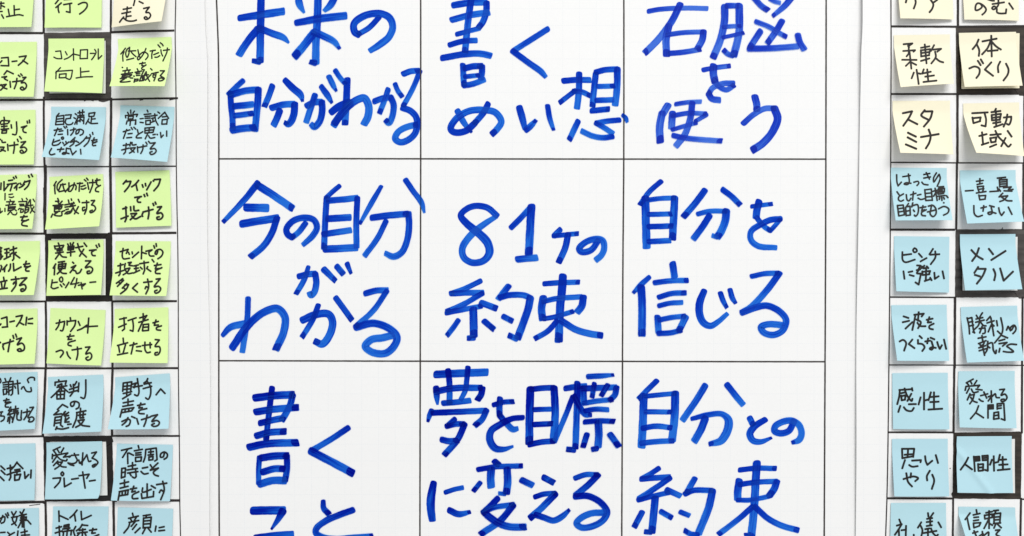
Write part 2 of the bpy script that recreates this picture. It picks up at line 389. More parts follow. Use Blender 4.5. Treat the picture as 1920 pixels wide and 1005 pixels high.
# ---------------------------------------------------------------- the nine brush-lettered phrases of the centre chart
# phrase: (label, dye, [(x origin, y origin, strokes at five units per photo pixel), ... one per character])
PHRASES = [
("blue marker phrase 未来の自分がわかる (mirai no jibun) in the top row's first square", 'dye', [
 (410, 0, "70|398,-40 395,120 390,400 388,575; 58|378,578 322,570,46; 72|200,168,60 400,137 603,106; 68|365,272 270,390 193,510; 64|378,262 500,312 605,352,60 655,398,26"),
 (410, 0, "70|932,-40 926,150 912,420 910,590; 60|900,588 862,580,48; 70|732,212,60 930,176 1188,146; 745,-30,58 758,40,66 800,115,26; 1088,-25,64 1045,50,64 992,98,40; 75|888,312 800,425 715,525; 70|895,300 970,330,66 1080,388,60 1132,452,34"),
 (410, 0, "52|1500,165 1415,255 1312,320; 66|1308,322 1275,300 1268,225 1350,155 1500,125 1600,165 1632,250 1600,340 1520,410 1420,475,52"),
 (410, 110, "52|225,208 160,268 92,335; 56|110,325 116,440 128,550 132,650; 62|125,335 250,300 365,290; 64|372,290 365,420 340,668; 60|150,445 315,428; 52|155,533 315,512; 66|130,670 230,652 340,645"),
 (410, 110, "58|502,258 470,350 432,440; 625,205,58 700,280,66 768,340,64 786,396,30; 62|500,460 610,430 710,425; 66|712,430 705,520 680,585 650,615,60 622,600,44; 64|572,490 545,560 517,620"),
 (410, 110, "60|830,440 900,408 965,405; 62|968,410 970,490 945,590 895,638 868,615,52; 58|902,345 870,440 822,590; 963,262,50 1020,342,58 1060,410,32; 1035,170,52 1072,245,52 1102,300,28; 48|1095,112 1140,180 1185,228"),
 (410, 110, "64|1205,200 1197,400 1185,608; 66|1060,498 1130,445 1230,410 1180,490 1120,560 1080,625; 70|1090,600 1180,480 1290,390 1365,370 1405,440 1400,540 1365,610"),
 (410, 110, "56|1462,398 1540,370 1615,362; 58|1615,365 1640,430 1628,540 1595,602 1568,578,54; 52|1588,290 1555,390 1510,505; 46|1655,240 1680,300 1718,352"),
 (410, 110, "56|1735,142 1800,118 1880,113; 50|1885,120 1820,280 1732,440; 60|1728,462 1800,490 1850,545 1860,620 1840,700 1770,765 1700,782 1655,750 1680,690 1750,645 1855,618"),
]),
("blue marker phrase 書くめい想 (kaku meiso) in the top row's second square", 'dye', [
 (790, 0, "62|305,48 450,25 605,20; 60|612,30 608,110 580,200 540,255; 60|290,185 450,142 630,117; 46|335,320 440,292 545,265; 62|470,-30 445,150 425,330 410,480; 52|268,420 390,385 515,378; 60|200,542 400,508 560,503 648,522; 56|390,612 394,700 400,795; 58|410,640 480,622 565,618; 58|570,625 568,680 560,735; 44|410,718 540,705; 54|402,800 485,785 590,745"),
 (790, 0, "54|1183,273 1030,370 872,470; 56|858,478 1010,590 1120,668 1165,718,42"),
 (790, 110, "340,492,58 400,600,56 470,688,28; 625,425,56 580,510,58 500,605,58; 62|500,605 420,675 310,690 275,655 330,560 450,490 600,482 695,505 750,590 715,655 665,705"),
 (790, 110, "920,460,62 948,560,64 972,655,46; 58|985,665 1030,625 1072,580,40; 50|1185,445 1205,560 1240,665,34"),
 (790, 110, "56|1335,208 1460,198 1580,200; 60|1480,145 1477,300 1460,460; 48|1440,302 1370,355 1300,410; 50|1430,305 1500,310 1580,345; 58|1635,145 1618,300 1605,440; 54|1640,125 1720,105 1840,97; 62|1838,100 1835,270 1818,430; 48|1660,260 1805,255; 52|1645,390 1795,385; 54|1600,487 1755,472; 56|1468,590 1430,670 1390,755; 50|1855,575 1740,585 1640,603 / 1720,650 1795,700 ; 52|1790,730 1700,740 1600,722 1505,678; 1890,530,36 1918,558,42 1930,592,30"),
]),
("blue marker phrase 右脳を使う (uno o tsukau) in the top row's third square", 'dye_pale', [
 (1170, 0, "46|232,105 350,85 600,75 780,80; 64|525,45 450,195 320,370 202,490; 68|420,245 395,370 400,515; 46|405,325 560,305 740,298; 62|745,300 735,370 690,455; 50|430,500 560,488 712,462"),
 (1170, 0, "68|945,65 942,200 905,370 838,535; 52|965,52 1080,52; 70|1080,55 1080,300 1055,420 1030,515; 50|1020,520 975,505 938,470; 42|935,250 1090,240; 36|930,350 1120,308; 54|1222,-20 1290,55 1345,92; 42|1370,-12 1412,12 1462,25; 1575,-28,62 1510,50,56 1400,145,42; 60|1480,200 1420,300 1350,398; 46|1240,202 1360,250 1450,305 1520,342; 60|1278,295 1225,375 1185,440; 56|1175,455 1400,450 1630,432; 58|1632,330 1650,395 1690,460"),
 (1170, 0, "46|745,655 850,635 990,618; 70|840,622 838,690 852,760; 50|850,755 890,810 960,842 1030,800; 52|1022,780 920,785 830,825 795,880; 60|795,880 825,925 895,938"),
 (1170, 110, "68|410,440 365,515; 70|357,515 335,640 340,775; 42|488,425 600,408 720,402; 66|455,515 447,645; 44|455,535 600,510 765,515; 40|775,525 670,585; 40|455,665 560,632 680,600; 60|640,420 622,560 570,710 490,815; 50|465,720 570,742 780,762 910,770"),
 (1170, 110, "66|1228,360 1245,430 1245,480; 54|1122,605 1220,520 1320,468 1410,465; 72|1412,468 1440,560 1395,680 1310,785 1208,855"),
]),
("blue marker phrase 今の自分がわかる (ima no jibun) in the middle row's first square", 'dye', [
 (410, 310, "365,168,62 250,312,58 45,528,44; 70|370,190 520,285 688,400; 76|262,395 455,400; 72|222,548 380,520 550,495; 62|545,498 500,630 420,755 302,855"),
 (410, 310, "54|812,545 750,625 692,672; 58|690,675 650,650 635,600 690,525 800,490 890,510 922,580 880,660 792,742,46"),
 (410, 310, "46|1130,195 1070,245 1005,305; 58|1012,315 1000,500 988,775; 58|1030,330 1160,320 1295,305; 56|1300,310 1290,550 1293,765; 64|1025,500 1230,488; 58|985,645 1120,625 1235,608; 68|1000,785 1150,778 1290,770"),
 (410, 310, "1522,200,40 1440,340,50 1325,545,34; 1755,140,54 1830,250,50 1900,345,52 1928,440,26; 60|1440,490 1600,468 1770,455; 60|1780,455 1785,560 1770,690 1720,810 1640,855 1565,825,50; 52|1568,525 1490,680 1370,845"),
 (410, 480, "58|755,190 830,172 905,165; 60|905,168 915,260 895,340 865,368 850,345,50; 840,105,42 800,225,52 728,350,50; 64|990,128 1090,228,52; 58|1110,100 1165,165; 50|1205,75 1240,160,34"),
 (410, 480, "54|275,400 270,560 245,750 222,895; 40,740,44 110,668,62 235,635,66; 70|130,855 250,680 400,540 550,493 620,570 610,710 540,868"),
 (410, 480, "70|790,600 900,552 1030,545 1068,620 1035,750 970,825 905,800,62; 52|932,465 880,600 785,755; 56|1100,395 1170,490 1245,595"),
 (410, 480, "56|1378,350 1470,325 1580,320; 52|1575,330 1450,510 1290,655; 68|1290,668 1450,630 1600,680 1672,760 1640,850 1560,912 1440,902 1375,845 1430,785 1540,765 1635,742"),
]),
("blue marker phrase 81ケの約束 in the centre square of the chart", 'dye', [
 (790, 340, "58|705,318 620,248 510,230 420,262 370,318 420,390,68 530,480,76 620,575,78 638,675,74 580,745,64 480,762,62 400,715,62 385,625,64 460,510,66 590,400,58 705,328,44"),
 (790, 340, "54|845,430 940,335 1020,245; 74|1032,240 1020,450 1008,675; 62|905,730 1000,722 1080,715"),
 (790, 340, "54|1300,455 1245,510; 46|1240,512 1360,500 1465,490; 60|1375,500 1350,620 1290,755"),
 (790, 340, "58|1655,560 1590,645 1500,660 1480,630 1540,570 1640,538 1700,555 1715,620 1690,690 1640,735"),
 (790, 480, "50|553,235 420,300 285,350; 54|280,352 430,345 578,342; 52|570,352 400,450 240,520; 50|238,532 400,500 560,470; 60|565,440 700,490; 74|487,505 490,620 492,750; 52|490,768 440,770; 50|345,605 300,670 245,740; 56|592,612 675,682"),
 (790, 480, "60|815,285 725,400; 56|740,388 830,365 960,368 1020,392; 70|1022,395 1000,500 905,765; 56|890,775 825,745; 54|772,568 850,608"),
 (790, 480, "50|1155,260 1300,250 1475,245; 76|1327,195 1320,300 1300,500 1290,785; 50|1290,790 1262,788; 70|1142,395 1127,500 1137,590; 50|1145,425 1260,400 1500,382; 68|1518,390 1505,470 1465,522; 46|1150,588 1250,570 1420,520; 52|1268,612 1190,700 1070,772; 62|1315,608 1450,690 1580,728 1690,745"),
]),
("blue marker phrase 自分を信じる (jibun o shinjiru) in the middle row's third square", 'dye', [
 (1170, 310, "50|345,152 240,245 152,365; 75|200,312 205,500 212,765; 46|220,325 350,310 475,305; 70|475,310 465,500 455,685; 48|235,460 440,455; 52|235,575 450,568; 52|235,715 430,705"),
 (1170, 310, "62|755,238 680,340 562,478; 54|928,228 1020,300 1085,365; 46|695,455 800,430 960,428; 72|960,432 950,520 910,620 880,665; 44|872,672 832,658; 62|800,475 740,570 655,685"),
 (1170, 310, "42|1200,385 1385,362; 68|1265,345 1245,430 1240,490; 50|1245,490 1310,570 1370,610; 44|1370,615 1430,550 1465,505; 56|1465,502 1380,510 1270,560 1192,620 1190,695 1255,755,56 1425,772,50"),
 (1170, 470, "235,250,46 160,318,52 90,392,36; 72|162,345 170,500 168,785; 64|457,125 475,245; 50|290,300 430,282 595,278; 50|330,435 440,402 575,395; 46|330,515 430,492 545,485; 60|315,625 325,765; 48|335,648 450,625 570,612; 62|578,625 515,750; 50|325,775 430,770 535,745"),
 (1170, 470, "750,382,60 712,480,70 708,590,70 745,675,66 810,705,60 880,668,52 968,592,42; 50|905,400 930,470 962,530,40; 50|995,370 1015,440 1045,490,38"),
 (1170, 470, "48|1200,240 1320,215 1450,210; 62|1455,215 1340,370 1190,530 1110,578; 60|1110,580 1230,535 1340,515 1460,570 1520,650 1490,745 1400,790 1310,765 1285,715 1340,692 1420,690 1490,700"),
]),
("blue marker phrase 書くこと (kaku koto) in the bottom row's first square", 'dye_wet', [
 (410, 700, "56|500,140 480,300 455,520 445,620; 72|345,230 500,210 695,200; 62|695,205 665,310 595,435; 66|352,362 500,338 735,320; 60|392,465 500,440 598,420; 64|358,585 470,555 620,545; 70|290,692 450,660 735,650; 50|382,790 375,900 375,1035; 68|405,792 520,775 640,772; 58|640,775 640,900 622,1005; 64|415,925 520,895 610,895; 70|388,1038 500,1005 620,1005"),
 (410, 700, "56|1212,512 1050,620 875,722; 74|868,730 1060,830 1255,935"),
 (410, 804, "78|325,768 470,765 610,765; 598,775,76 550,860,50 495,940,24; 64|350,1022 520,1000 690,988"),
 (410, 804, "980,682,46 985,745,54 1030,795,58; 60|1255,762 1150,800 1010,860 920,930 912,975 970,1015 1100,1035 1250,1022 1440,995,32"),
]),
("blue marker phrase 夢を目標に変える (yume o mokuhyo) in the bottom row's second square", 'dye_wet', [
 (790, 670, "72|142,160 350,150 612,140; 56|250,125 263,230 265,430; 437,100,54 425,220,50 412,310,50 370,395,44; 138,288,58 145,370,56 152,440,24; 60|135,320 300,290 560,285; 60|572,295 560,350 530,395; 54|208,430 330,420 455,405; 95,500,50 75,550,48 62,600,30; 56|110,520 350,510 600,500; 58|610,500 570,580 508,635; 50|312,580 245,640; 54|240,645 320,625 400,625; 60|405,630 340,770 220,910; 58|195,772 255,785 340,780"),
 (790, 670, "48|680,445 770,420 860,415; 58|738,390 732,480 735,545; 58|738,548 800,620 860,675 900,668,46; 950,565,50 850,575,54 740,628,62 655,690,64 642,770,68 690,850,66 770,862,50 858,835,26"),
 (790, 670, "74|1022,300 1015,550 1012,800; 54|1030,300 1140,288 1245,285; 70|1245,290 1255,540 1238,785; 48|1060,490 1210,485; 52|1060,630 1220,622; 54|1015,818 1120,795 1245,785"),
 (790, 670, "56|1355,290 1450,275 1540,270; 60|1463,245 1458,500 1445,845; 54|1430,868 1372,862; 50|1418,375 1350,550 1255,775; 56|1432,365 1490,470 1540,535 1590,540,42; 50|1565,180 1680,174 1800,165,34; 60|1520,290 1525,425; 56|1515,292 1680,285 1825,280; 56|1830,285 1815,350 1765,402; 48|1622,250 1602,370; 50|1745,262 1690,355; 48|1525,430 1640,410 1790,395; 48|1540,500 1640,485 1750,490; 50|1535,605 1680,595 1805,600; 70|1660,615 1665,720 1658,835; 50|1645,855 1605,862; 54|1552,725 1518,835; 60|1772,725 1848,830"),
 (790, 804, "115,512,62 92,640,78 90,760,76 103,855,64; 46|228,595 310,568 388,552; 265,765,60 350,800,60 455,780,40"),
 (790, 804, "56|688,305 725,335; 50|535,382 680,358 940,347; 72|655,385 650,470 655,540; 70|805,385 810,500 798,600; 40|780,612 730,605; 48|550,508 492,580; 60|945,482 1040,528; 58|715,655 640,730 578,790; 52|578,782 680,738 865,710; 62|862,718 740,860 562,985; 66|620,812 720,882 830,918 970,920"),
 (790, 804, "60|1150,458 1235,502; 50|1068,638 1150,612 1255,605; 64|1255,612 1130,740 1022,835; 58|1075,808 1150,832 1240,860 1320,822 1385,762,36"),
 (790, 804, "50|1445,462 1540,430 1655,430; 60|1655,435 1560,530 1450,620; 60|1445,635 1560,630 1680,690 1742,780 1710,850 1620,908 1500,925 1455,885 1510,828 1600,792 1720,785"),
]),
("blue marker phrase 自分との約束 (jibun to no yakusoku) in the bottom row's third square", 'dye', [
 (1170, 690, "52|305,122 220,205 142,285; 74|185,265 180,450 165,735; 46|205,265 350,250 480,238; 74|480,242 475,450 452,675; 48|205,410 440,412; 52|178,565 300,545 440,560; 52|165,705 300,690 460,682"),
 (1170, 690, "62|760,168 680,300 552,485; 58|968,158 1060,275 1115,340; 640,475,42 780,440,52 920,432,54 980,490,72 968,590,78 910,680,72 805,712,46; 70|762,475 720,580 662,682"),
 (1170, 690, "58|1180,472 1210,530; 1322,485,56 1235,540,62 1180,615,66 1210,680,60 1280,692,52 1382,655,28"),
 (1170, 690, "60|1595,495 1545,590 1470,612 1412,590 1420,545 1500,500 1580,495 1645,540 1665,620 1640,675 1580,698,40"),
 (1170, 804, "50|325,372 235,430 165,468; 54|165,470 290,460 425,452; 54|430,462 280,565 140,655; 48|135,668 280,630 420,598; 56|405,572 525,628; 70|293,655 280,780 262,965; 48|250,970 200,965; 56|168,785 100,915; 54|350,778 445,832"),
 (1170, 804, "56|662,470 590,595; 52|575,610 650,578 825,578; 70|828,585 800,720 702,975; 50|690,995 625,985 572,955; 48|532,780 610,812"),
 (1170, 804, "50|1088,385 1240,370 1420,372; 74|1245,325 1235,480 1220,750 1192,1020; 50|1180,1000 1140,1000; 70|1080,492 1066,600 1067,660; 50|1085,522 1250,500 1430,492; 66|1430,500 1410,560 1365,625; 46|1068,668 1180,668 1365,632; 54|1200,735 1070,850 892,985; 56|1228,730 1350,840 1480,908 1630,950"),
]),
]
# ---------------------------------------------------------------- the sticky notes
# (colour, label, row origin x, y, units per photo pixel, corners TL TR BR BL, pen width, strokes, options)
NOTES = [
('green', "lime sticky note ending in 禁止 (kinshi), top of the column cut by the left edge", 0, 0, 6, "-235,-320 392,-320 352,303 -275,310", 21,
 "-20,40 45,35; 12,20 8,100; 12,60 52,78; -10,130 25,128; 18,165 40,205; 158,62 162,172; 165,110 220,102; 92,102 106,176; 72,188 150,174 215,165 260,175"),
('green', "lime sticky note reading 行う (okonau) above the black cell with コントロール", 0, 0, 6, "525,-315 1148,-318 1140,310 500,311", 22,
 "660,-5 622,42; 690,32 628,85; 655,72 655,105 664,142; 720,-5 800,-10; 715,52 808,36; 785,42 788,140 / 745,130; 885,-15 950,-10; 880,50 935,28 975,35 980,70 950,115 895,158"),
('cream', "cream sticky note reading に走る (ni hashiru), the only cream one left of the chart", 0, 0, 6, "1300,-330 1890,-325 1817,238 1255,308", 22,
 "1518,-5 1502,62; 1565,15 1610,38; 1385,105 1480,88; 1432,78 1428,140; 1370,152 1470,132; 1425,150 1415,225; 1425,185 1475,178; 1392,190 1370,215 1345,250; 1385,200 1430,232 1500,236 1535,225; 1615,95 1680,80 / 1640,140 1675,142 1694,172 1675,205 1640,218 1622,200 1640,188 1655,200"),
('green', "lime sticky note reading コースへ投げる (kosu e nageru), cut by the left edge", 0, 60, 6, "-222,115 412,110 378,728 -262,728", 22,
 "0,345 22,322; 15,292 92,285 / 98,378; 10,378 100,380; 135,332 190,325; 215,280 295,268 / 265,320 205,375; 255,318 312,358; 45,478 78,435 / 150,470; 20,508 75,500 / 48,522 85,545; 0,600 70,588 / 40,620 5,655; 10,590 40,625 78,640; 112,555 118,622; 140,560 240,548; 190,520 182,580 160,638; 205,485 225,502; 232,470 250,490; 255,512 292,508 / 238,572 275,568 298,600 285,635 250,652 228,632 250,618 272,640"),
('green', "lime sticky note reading コントロール向上 (kontororu kojo) inside a faded black cell", 0, 60, 6, "545,75 1172,72 1148,688 497,668", 18,
 "625,218 682,212 / 695,298; 605,282 640,298 690,300; 735,220 755,258; 722,308 770,288 830,240; 825,188 828,318; 830,248 890,262; 905,200 900,300; 905,202 985,198 / 982,298; 900,300 985,297; 1015,240 1062,240; 1065,195 1080,225 1060,270 1030,312; 1105,190 1105,305 / 1145,265; 680,400 625,460; 632,440 628,525; 640,442 815,430 / 800,510 785,532 745,520; 670,472 665,515; 670,475 745,468 / 740,515; 668,515 745,512; 905,402 908,508; 912,450 1002,440; 855,517 940,505 1042,502", dict(base=.0008, word='kontororu', back=("560,98 1187,98 1187,690 555,690", 'pale'))),
('green', "lime sticky note reading 低めだけを意識する (hikume), to the right of the kontororu note", 0, 60, 6, "1325,77 1928,55 1850,609 1231,609", 18,
 "", dict(more=[("180,180 130,245 75,312; 150,255 122,330 125,468; 275,160 210,215 185,310 215,385 250,320 272,180; 240,245 410,237; 300,250 340,305 415,370; 205,442 365,402; 455,215 480,330 505,395; 635,185 600,270 520,390 460,440 445,405 500,320 590,265 670,310 680,360 625,435; 725,245 845,225; 790,225 765,310 765,410; 805,325 915,280; 830,380 885,380 940,345; 900,105 950,165; 950,60 995,95 1015,130; 965,215 975,290 1005,355; 1020,230 1155,212; 1110,175 1100,260 1010,465; 490,525 620,505; 560,490 540,565 / 600,570 630,560 635,545; 600,575 540,620 545,645 590,660; 105,605 120,610; 120,685 290,660; 215,610 215,660; 175,690 165,740; 265,670 245,720; 85,760 340,720; 110,785 320,765; 110,800 90,850; 320,770 260,820; 100,820 250,815; 60,855 200,840; 160,860 60,925 170,930 285,915; 285,840 345,843; 360,798 378,800; 440,635 460,680; 390,715 540,685; 415,745 500,735; 420,785 500,780; 385,860 370,935; 390,870 460,865 / 450,900 385,910; 600,655 555,740 490,910; 530,800 690,765; 640,700 600,770; 560,820 560,890; 545,820 595,815 / 590,885 495,905; 550,850 590,850; 640,700 650,790 715,915; 740,770 620,890; 735,630 770,665; 755,745 910,712; 860,715 850,800 810,905; 850,780 800,770 790,820 830,830; 950,680 1045,680 / 950,790 / 1000,820 1040,850 990,895 920,900 910,870 960,840 1020,850", 220, 75, 11.82, 38)])),
('green', "lime sticky note reading 割で投げる (wari de nageru), cut by the left edge", 0, 185, 6, "-232,135 398,125 380,740 -265,745", 22,
 "45,208 50,240; 0,278 15,250 108,250 / 95,272; 10,290 85,280; 45,260 45,345; 15,315 80,308; 10,345 98,338; 25,360 20,388; 25,362 75,355 / 70,385; 22,388 70,386; 125,292 130,332; 185,260 188,370 175,405 140,400; 238,322 302,305; 290,310 258,340 265,372 294,382; 305,252 310,276; 330,240 333,272; 0,455 5,462; 20,468 25,490 62,490; 0,545 45,545 / 25,580 0,592; 10,568 60,590; 85,512 90,582; 105,530 202,515; 160,488 160,560 150,614; 195,455 205,482; 220,425 240,452; 235,490 288,482 / 230,552 272,545 300,572 280,602 240,612 225,592 245,578 265,602"),
('blue', "sky-blue sticky note reading 自己満足だけのピッチングをしない (jiko manzoku)", 0, 185, 6, "575,90 1190,95 1114,690 468,655", 20,
 "665,165 635,200; 637,200 625,295; 640,200 718,188 / 715,292; 640,230 712,222; 635,258 712,252; 630,293 715,287; 735,185 802,180 / 790,222; 745,226 795,220; 742,228 735,270 760,292 808,285 820,268; 845,168 860,180; 830,213 850,225; 862,238 840,288; 875,160 948,150; 895,138 900,180; 930,125 925,175; 870,195 945,185; 870,215 865,287; 875,215 945,205 / 940,282; 905,192 900,260; 880,252 900,238; 915,235 938,255; 1000,165 1000,202; 1000,165 1068,155 / 1055,197; 1000,202 1055,197; 1030,200 1025,262; 1030,230 1072,225; 1000,225 965,287; 985,250 1020,277 1098,277; 608,355 692,340; 650,330 612,417; 665,367 708,360; 652,402 702,398; 718,312 735,332; 745,308 752,322; 760,345 762,407; 790,355 852,340; 830,328 825,370 795,412; 895,345 880,385 855,397 860,360 900,343 937,362 930,395 900,412; 605,455 590,520 650,517 682,490; 600,490 672,465; 690,438 707,430 715,446 700,457 690,440; 705,490 715,507; 740,480 745,497; 777,485 720,527; 845,435 795,482; 790,490 862,475; 835,455 830,500 785,537; 860,480 885,492; 850,530 890,512 927,480; 975,425 935,475; 970,445 1012,438 / 990,490 945,537; 1010,402 1020,427; 1040,378 1045,402; 1030,470 1092,460; 1060,438 1038,490 / 1075,492; 1092,480 1040,508 1045,527 1077,525; 580,558 555,610 572,630 617,620; 645,572 718,566; 690,548 672,597; 745,556 778,562; 745,565 738,618 700,620 715,605 777,617; 790,558 815,630 / 857,588; 905,568 910,622"),
('blue', "sky-blue sticky note reading 常に試合だと思い投げる (tsune ni shiai)", 0, 185, 6, "1354,74 1962,92 1881,712 1245,661", 20,
 "1470,128 1472,165; 1435,152 1445,172; 1512,140 1495,165; 1410,188 1415,217; 1415,190 1548,175 / 1535,202; 1445,200 1440,230; 1445,200 1500,195 / 1495,227; 1440,230 1495,226; 1430,250 1420,287; 1430,250 1528,240 / 1520,290; 1470,225 1462,302; 1527,235 1527,287; 1575,226 1612,222; 1575,265 1612,270; 1655,128 1665,150; 1620,178 1698,170; 1630,200 1690,196; 1630,222 1690,218; 1640,245 1640,290; 1640,248 1692,242 / 1690,287; 1640,290 1690,288; 1700,195 1768,185; 1705,222 1738,215; 1720,215 1720,255; 1700,267 1742,250; 1740,170 1752,245 1778,297; 1775,148 1797,165; 1855,150 1780,222; 1855,155 1897,222; 1825,205 1872,200; 1825,235 1820,287; 1825,238 1882,230 / 1875,287; 1820,287 1875,283; 1385,372 1462,350; 1425,345 1388,447; 1440,395 1487,390; 1425,440 1482,435; 1475,323 1490,347; 1505,320 1527,342; 1545,348 1557,395; 1607,370 1545,410 1532,437 1592,440; 1630,330 1630,385; 1630,330 1738,320 / 1722,377; 1635,357 1722,350; 1630,387 1720,378; 1680,325 1675,380; 1660,395 1633,452; 1670,415 1690,442 1742,436; 1720,405 1747,400; 1765,400 1772,405; 1805,378 1812,437 / 1837,408; 1875,362 1875,422; 1385,525 1452,515; 1420,502 1410,600 / 1390,622; 1368,577 1452,555; 1470,488 1460,532; 1485,490 1490,520 1532,515; 1465,555 1522,550 / 1490,590 1455,612; 1470,568 1510,602; 1545,538 1550,602; 1560,547 1652,530; 1610,518 1605,570 1583,617; 1640,488 1655,512; 1670,478 1690,502; 1700,500 1747,494 / 1690,566 1737,560 1757,585 1737,615 1697,626 1685,605 1712,593"),
('green', "lime sticky note ending in ディングに意識を (ni ishiki o), cut by the left edge", 0, 310, 6, "-218,115 410,98 360,714 -262,722", 23,
 "12,198 8,272; 45,183 45,285 / 102,213; 95,172 142,165; 80,215 182,200; 140,205 115,287; 150,133 160,152; 175,120 185,142; 207,205 160,257; 190,228 185,277; 225,200 237,217; 215,252 250,235 275,212; 280,178 255,225; 275,190 338,170 / 315,230 275,272; 320,113 330,137; 350,98 367,127; 230,582 307,575; 270,562 242,620 / 292,625; 322,610 250,642 247,670 307,684", dict(more=[("190,50 185,300; 330,95 475,75; 340,185 440,205 515,175; 0,610 10,790 / 90,720; 185,610 185,735; 375,285 395,330; 245,370 540,350; 350,380 350,470; 540,360 460,430; 215,500 590,460; 320,520 300,720; 340,560 580,550 / 540,630 440,690; 330,620 520,600; 310,700 490,670; 400,720 290,850; 420,760 480,840 600,850 635,780; 570,670 620,710; 825,245 850,310; 700,365 1010,350; 735,460 900,460; 750,520 910,515; 735,610 690,660; 790,610 770,770; 800,650 870,640 / 870,740 780,770; 990,230 1030,290; 1010,360 970,520; 1140,280 1060,420 1030,490; 930,530 1240,490; 960,570 930,800; 970,580 1090,590 / 1060,720 930,800; 980,670 1080,660; 1145,290 1160,560 1210,680 1310,770; 1275,550 1140,790; 1245,265 1305,360", 0, 360, 20.1, 62)], roll=((1.0, .985), (.78, .62), .010))),
('green', "lime sticky note reading 低めだけを意識する (hikume), below the jiko manzoku note", 0, 310, 6, "555,130 1158,98 1114,685 507,722", 25,
 "", dict(more=[("160,120 105,215; 130,200 125,290 135,395; 290,80 215,150 185,200 180,290 225,345; 265,190 215,310; 250,195 365,180; 300,170 330,290 365,355; 220,350 350,320; 440,150 440,300; 365,340 480,220 570,190 600,230 590,305; 560,150 530,260 470,340 425,330 430,290; 620,165 745,160; 685,145 670,240 665,340; 710,235 800,205; 710,285 760,290 820,260; 780,80 820,115; 830,45 865,90; 850,145 880,295; 890,150 1040,140; 965,80 965,190 900,370; 1025,100 1130,85; 1060,55 1050,180 / 1090,210; 1140,205 1040,270 1030,330 1100,350; 190,495 210,540; 140,560 220,560; 190,560 215,610; 290,555 235,620; 85,655 310,635; 120,690 120,790; 120,690 285,675 / 265,720 210,740; 140,730 230,715; 120,795 240,780; 80,840 45,915; 200,790 115,860 220,885 280,870 280,790 / 345,765; 425,530 440,590; 345,640 560,600; 350,690 480,670; 370,745 430,730; 350,840 390,800 480,780 / 520,720; 390,840 470,815 510,760; 490,505 500,540; 545,580 510,640 470,660; 450,680 585,650; 500,600 570,770 650,830; 650,675 560,840; 645,515 675,580; 730,590 885,580; 830,545 830,720 785,845; 790,690 745,700 750,770 800,740; 930,545 1010,540 / 940,640 / 1000,660 1030,720 980,790 915,810 905,780 960,755", 92, 330, 11.82, 42)])),
('green', "lime sticky note reading クイックで投げる (kuikku), lying nearly flat", 0, 310, 6, "1296,74 1906,55 1927,679 1304,702", 25,
 "1422,168 1385,210; 1410,185 1472,180 / 1450,235 1400,297; 1560,168 1520,215 1480,242; 1530,215 1545,282; 1600,217 1610,247; 1635,203 1640,232; 1700,185 1650,277; 1722,172 1730,178; 1735,160 1805,156 / 1780,227 1730,287; 1515,362 1592,350; 1580,352 1545,385 1552,412 1582,415; 1620,328 1630,352; 1650,313 1660,342; 1380,490 1427,475; 1415,465 1420,600 / 1405,635; 1360,602 1442,570; 1468,465 1472,512; 1505,458 1512,510 1562,505; 1470,545 1537,540 / 1500,580 1465,612; 1480,568 1520,602 1582,575; 1610,528 1598,560 1605,575; 1608,525 1722,495; 1670,468 1675,540 1665,602; 1720,428 1730,452; 1745,413 1755,437; 1770,470 1817,464 / 1765,542 1812,535 1832,567 1810,602 1770,607 1765,585 1792,578", dict(lift=(.004, .0035))),
('green', "lime sticky note ending in 球タイルを立する (sutairu), cut by the left edge", 0, 440, 6, "-180,80 448,70 380,678 -248,682", 24,
 "0,142 20,150; 0,190 15,185; 8,145 8,275; 0,222 15,225; 0,280 30,240; 50,167 102,155; 75,165 75,250; 55,207 102,200; 45,277 118,240; 110,177 188,150; 150,133 155,270 / 140,290; 112,225 140,205; 182,198 160,215 / 222,262; 10,345 20,362 / 0,417; 78,338 30,395; 55,370 50,417; 118,330 112,385 95,412; 150,323 155,407 / 238,363; 265,335 332,325; 295,298 275,360 / 322,360; 342,350 290,382 292,406 327,410; 40,478 45,512; 0,532 78,515; 15,545 22,592; 60,528 45,602; 0,612 82,600; 125,507 217,495; 175,473 180,560 130,637; 148,555 165,532 175,550; 235,490 302,484 / 220,572 272,560 292,590 275,626 240,637 235,615 262,608"),
('green', "lime sticky note reading 実戦で使えるピッチャー (jissen) inside a solid black cell", 0, 440, 6, "543,66 1163,54 1136,676 520,688", 23,
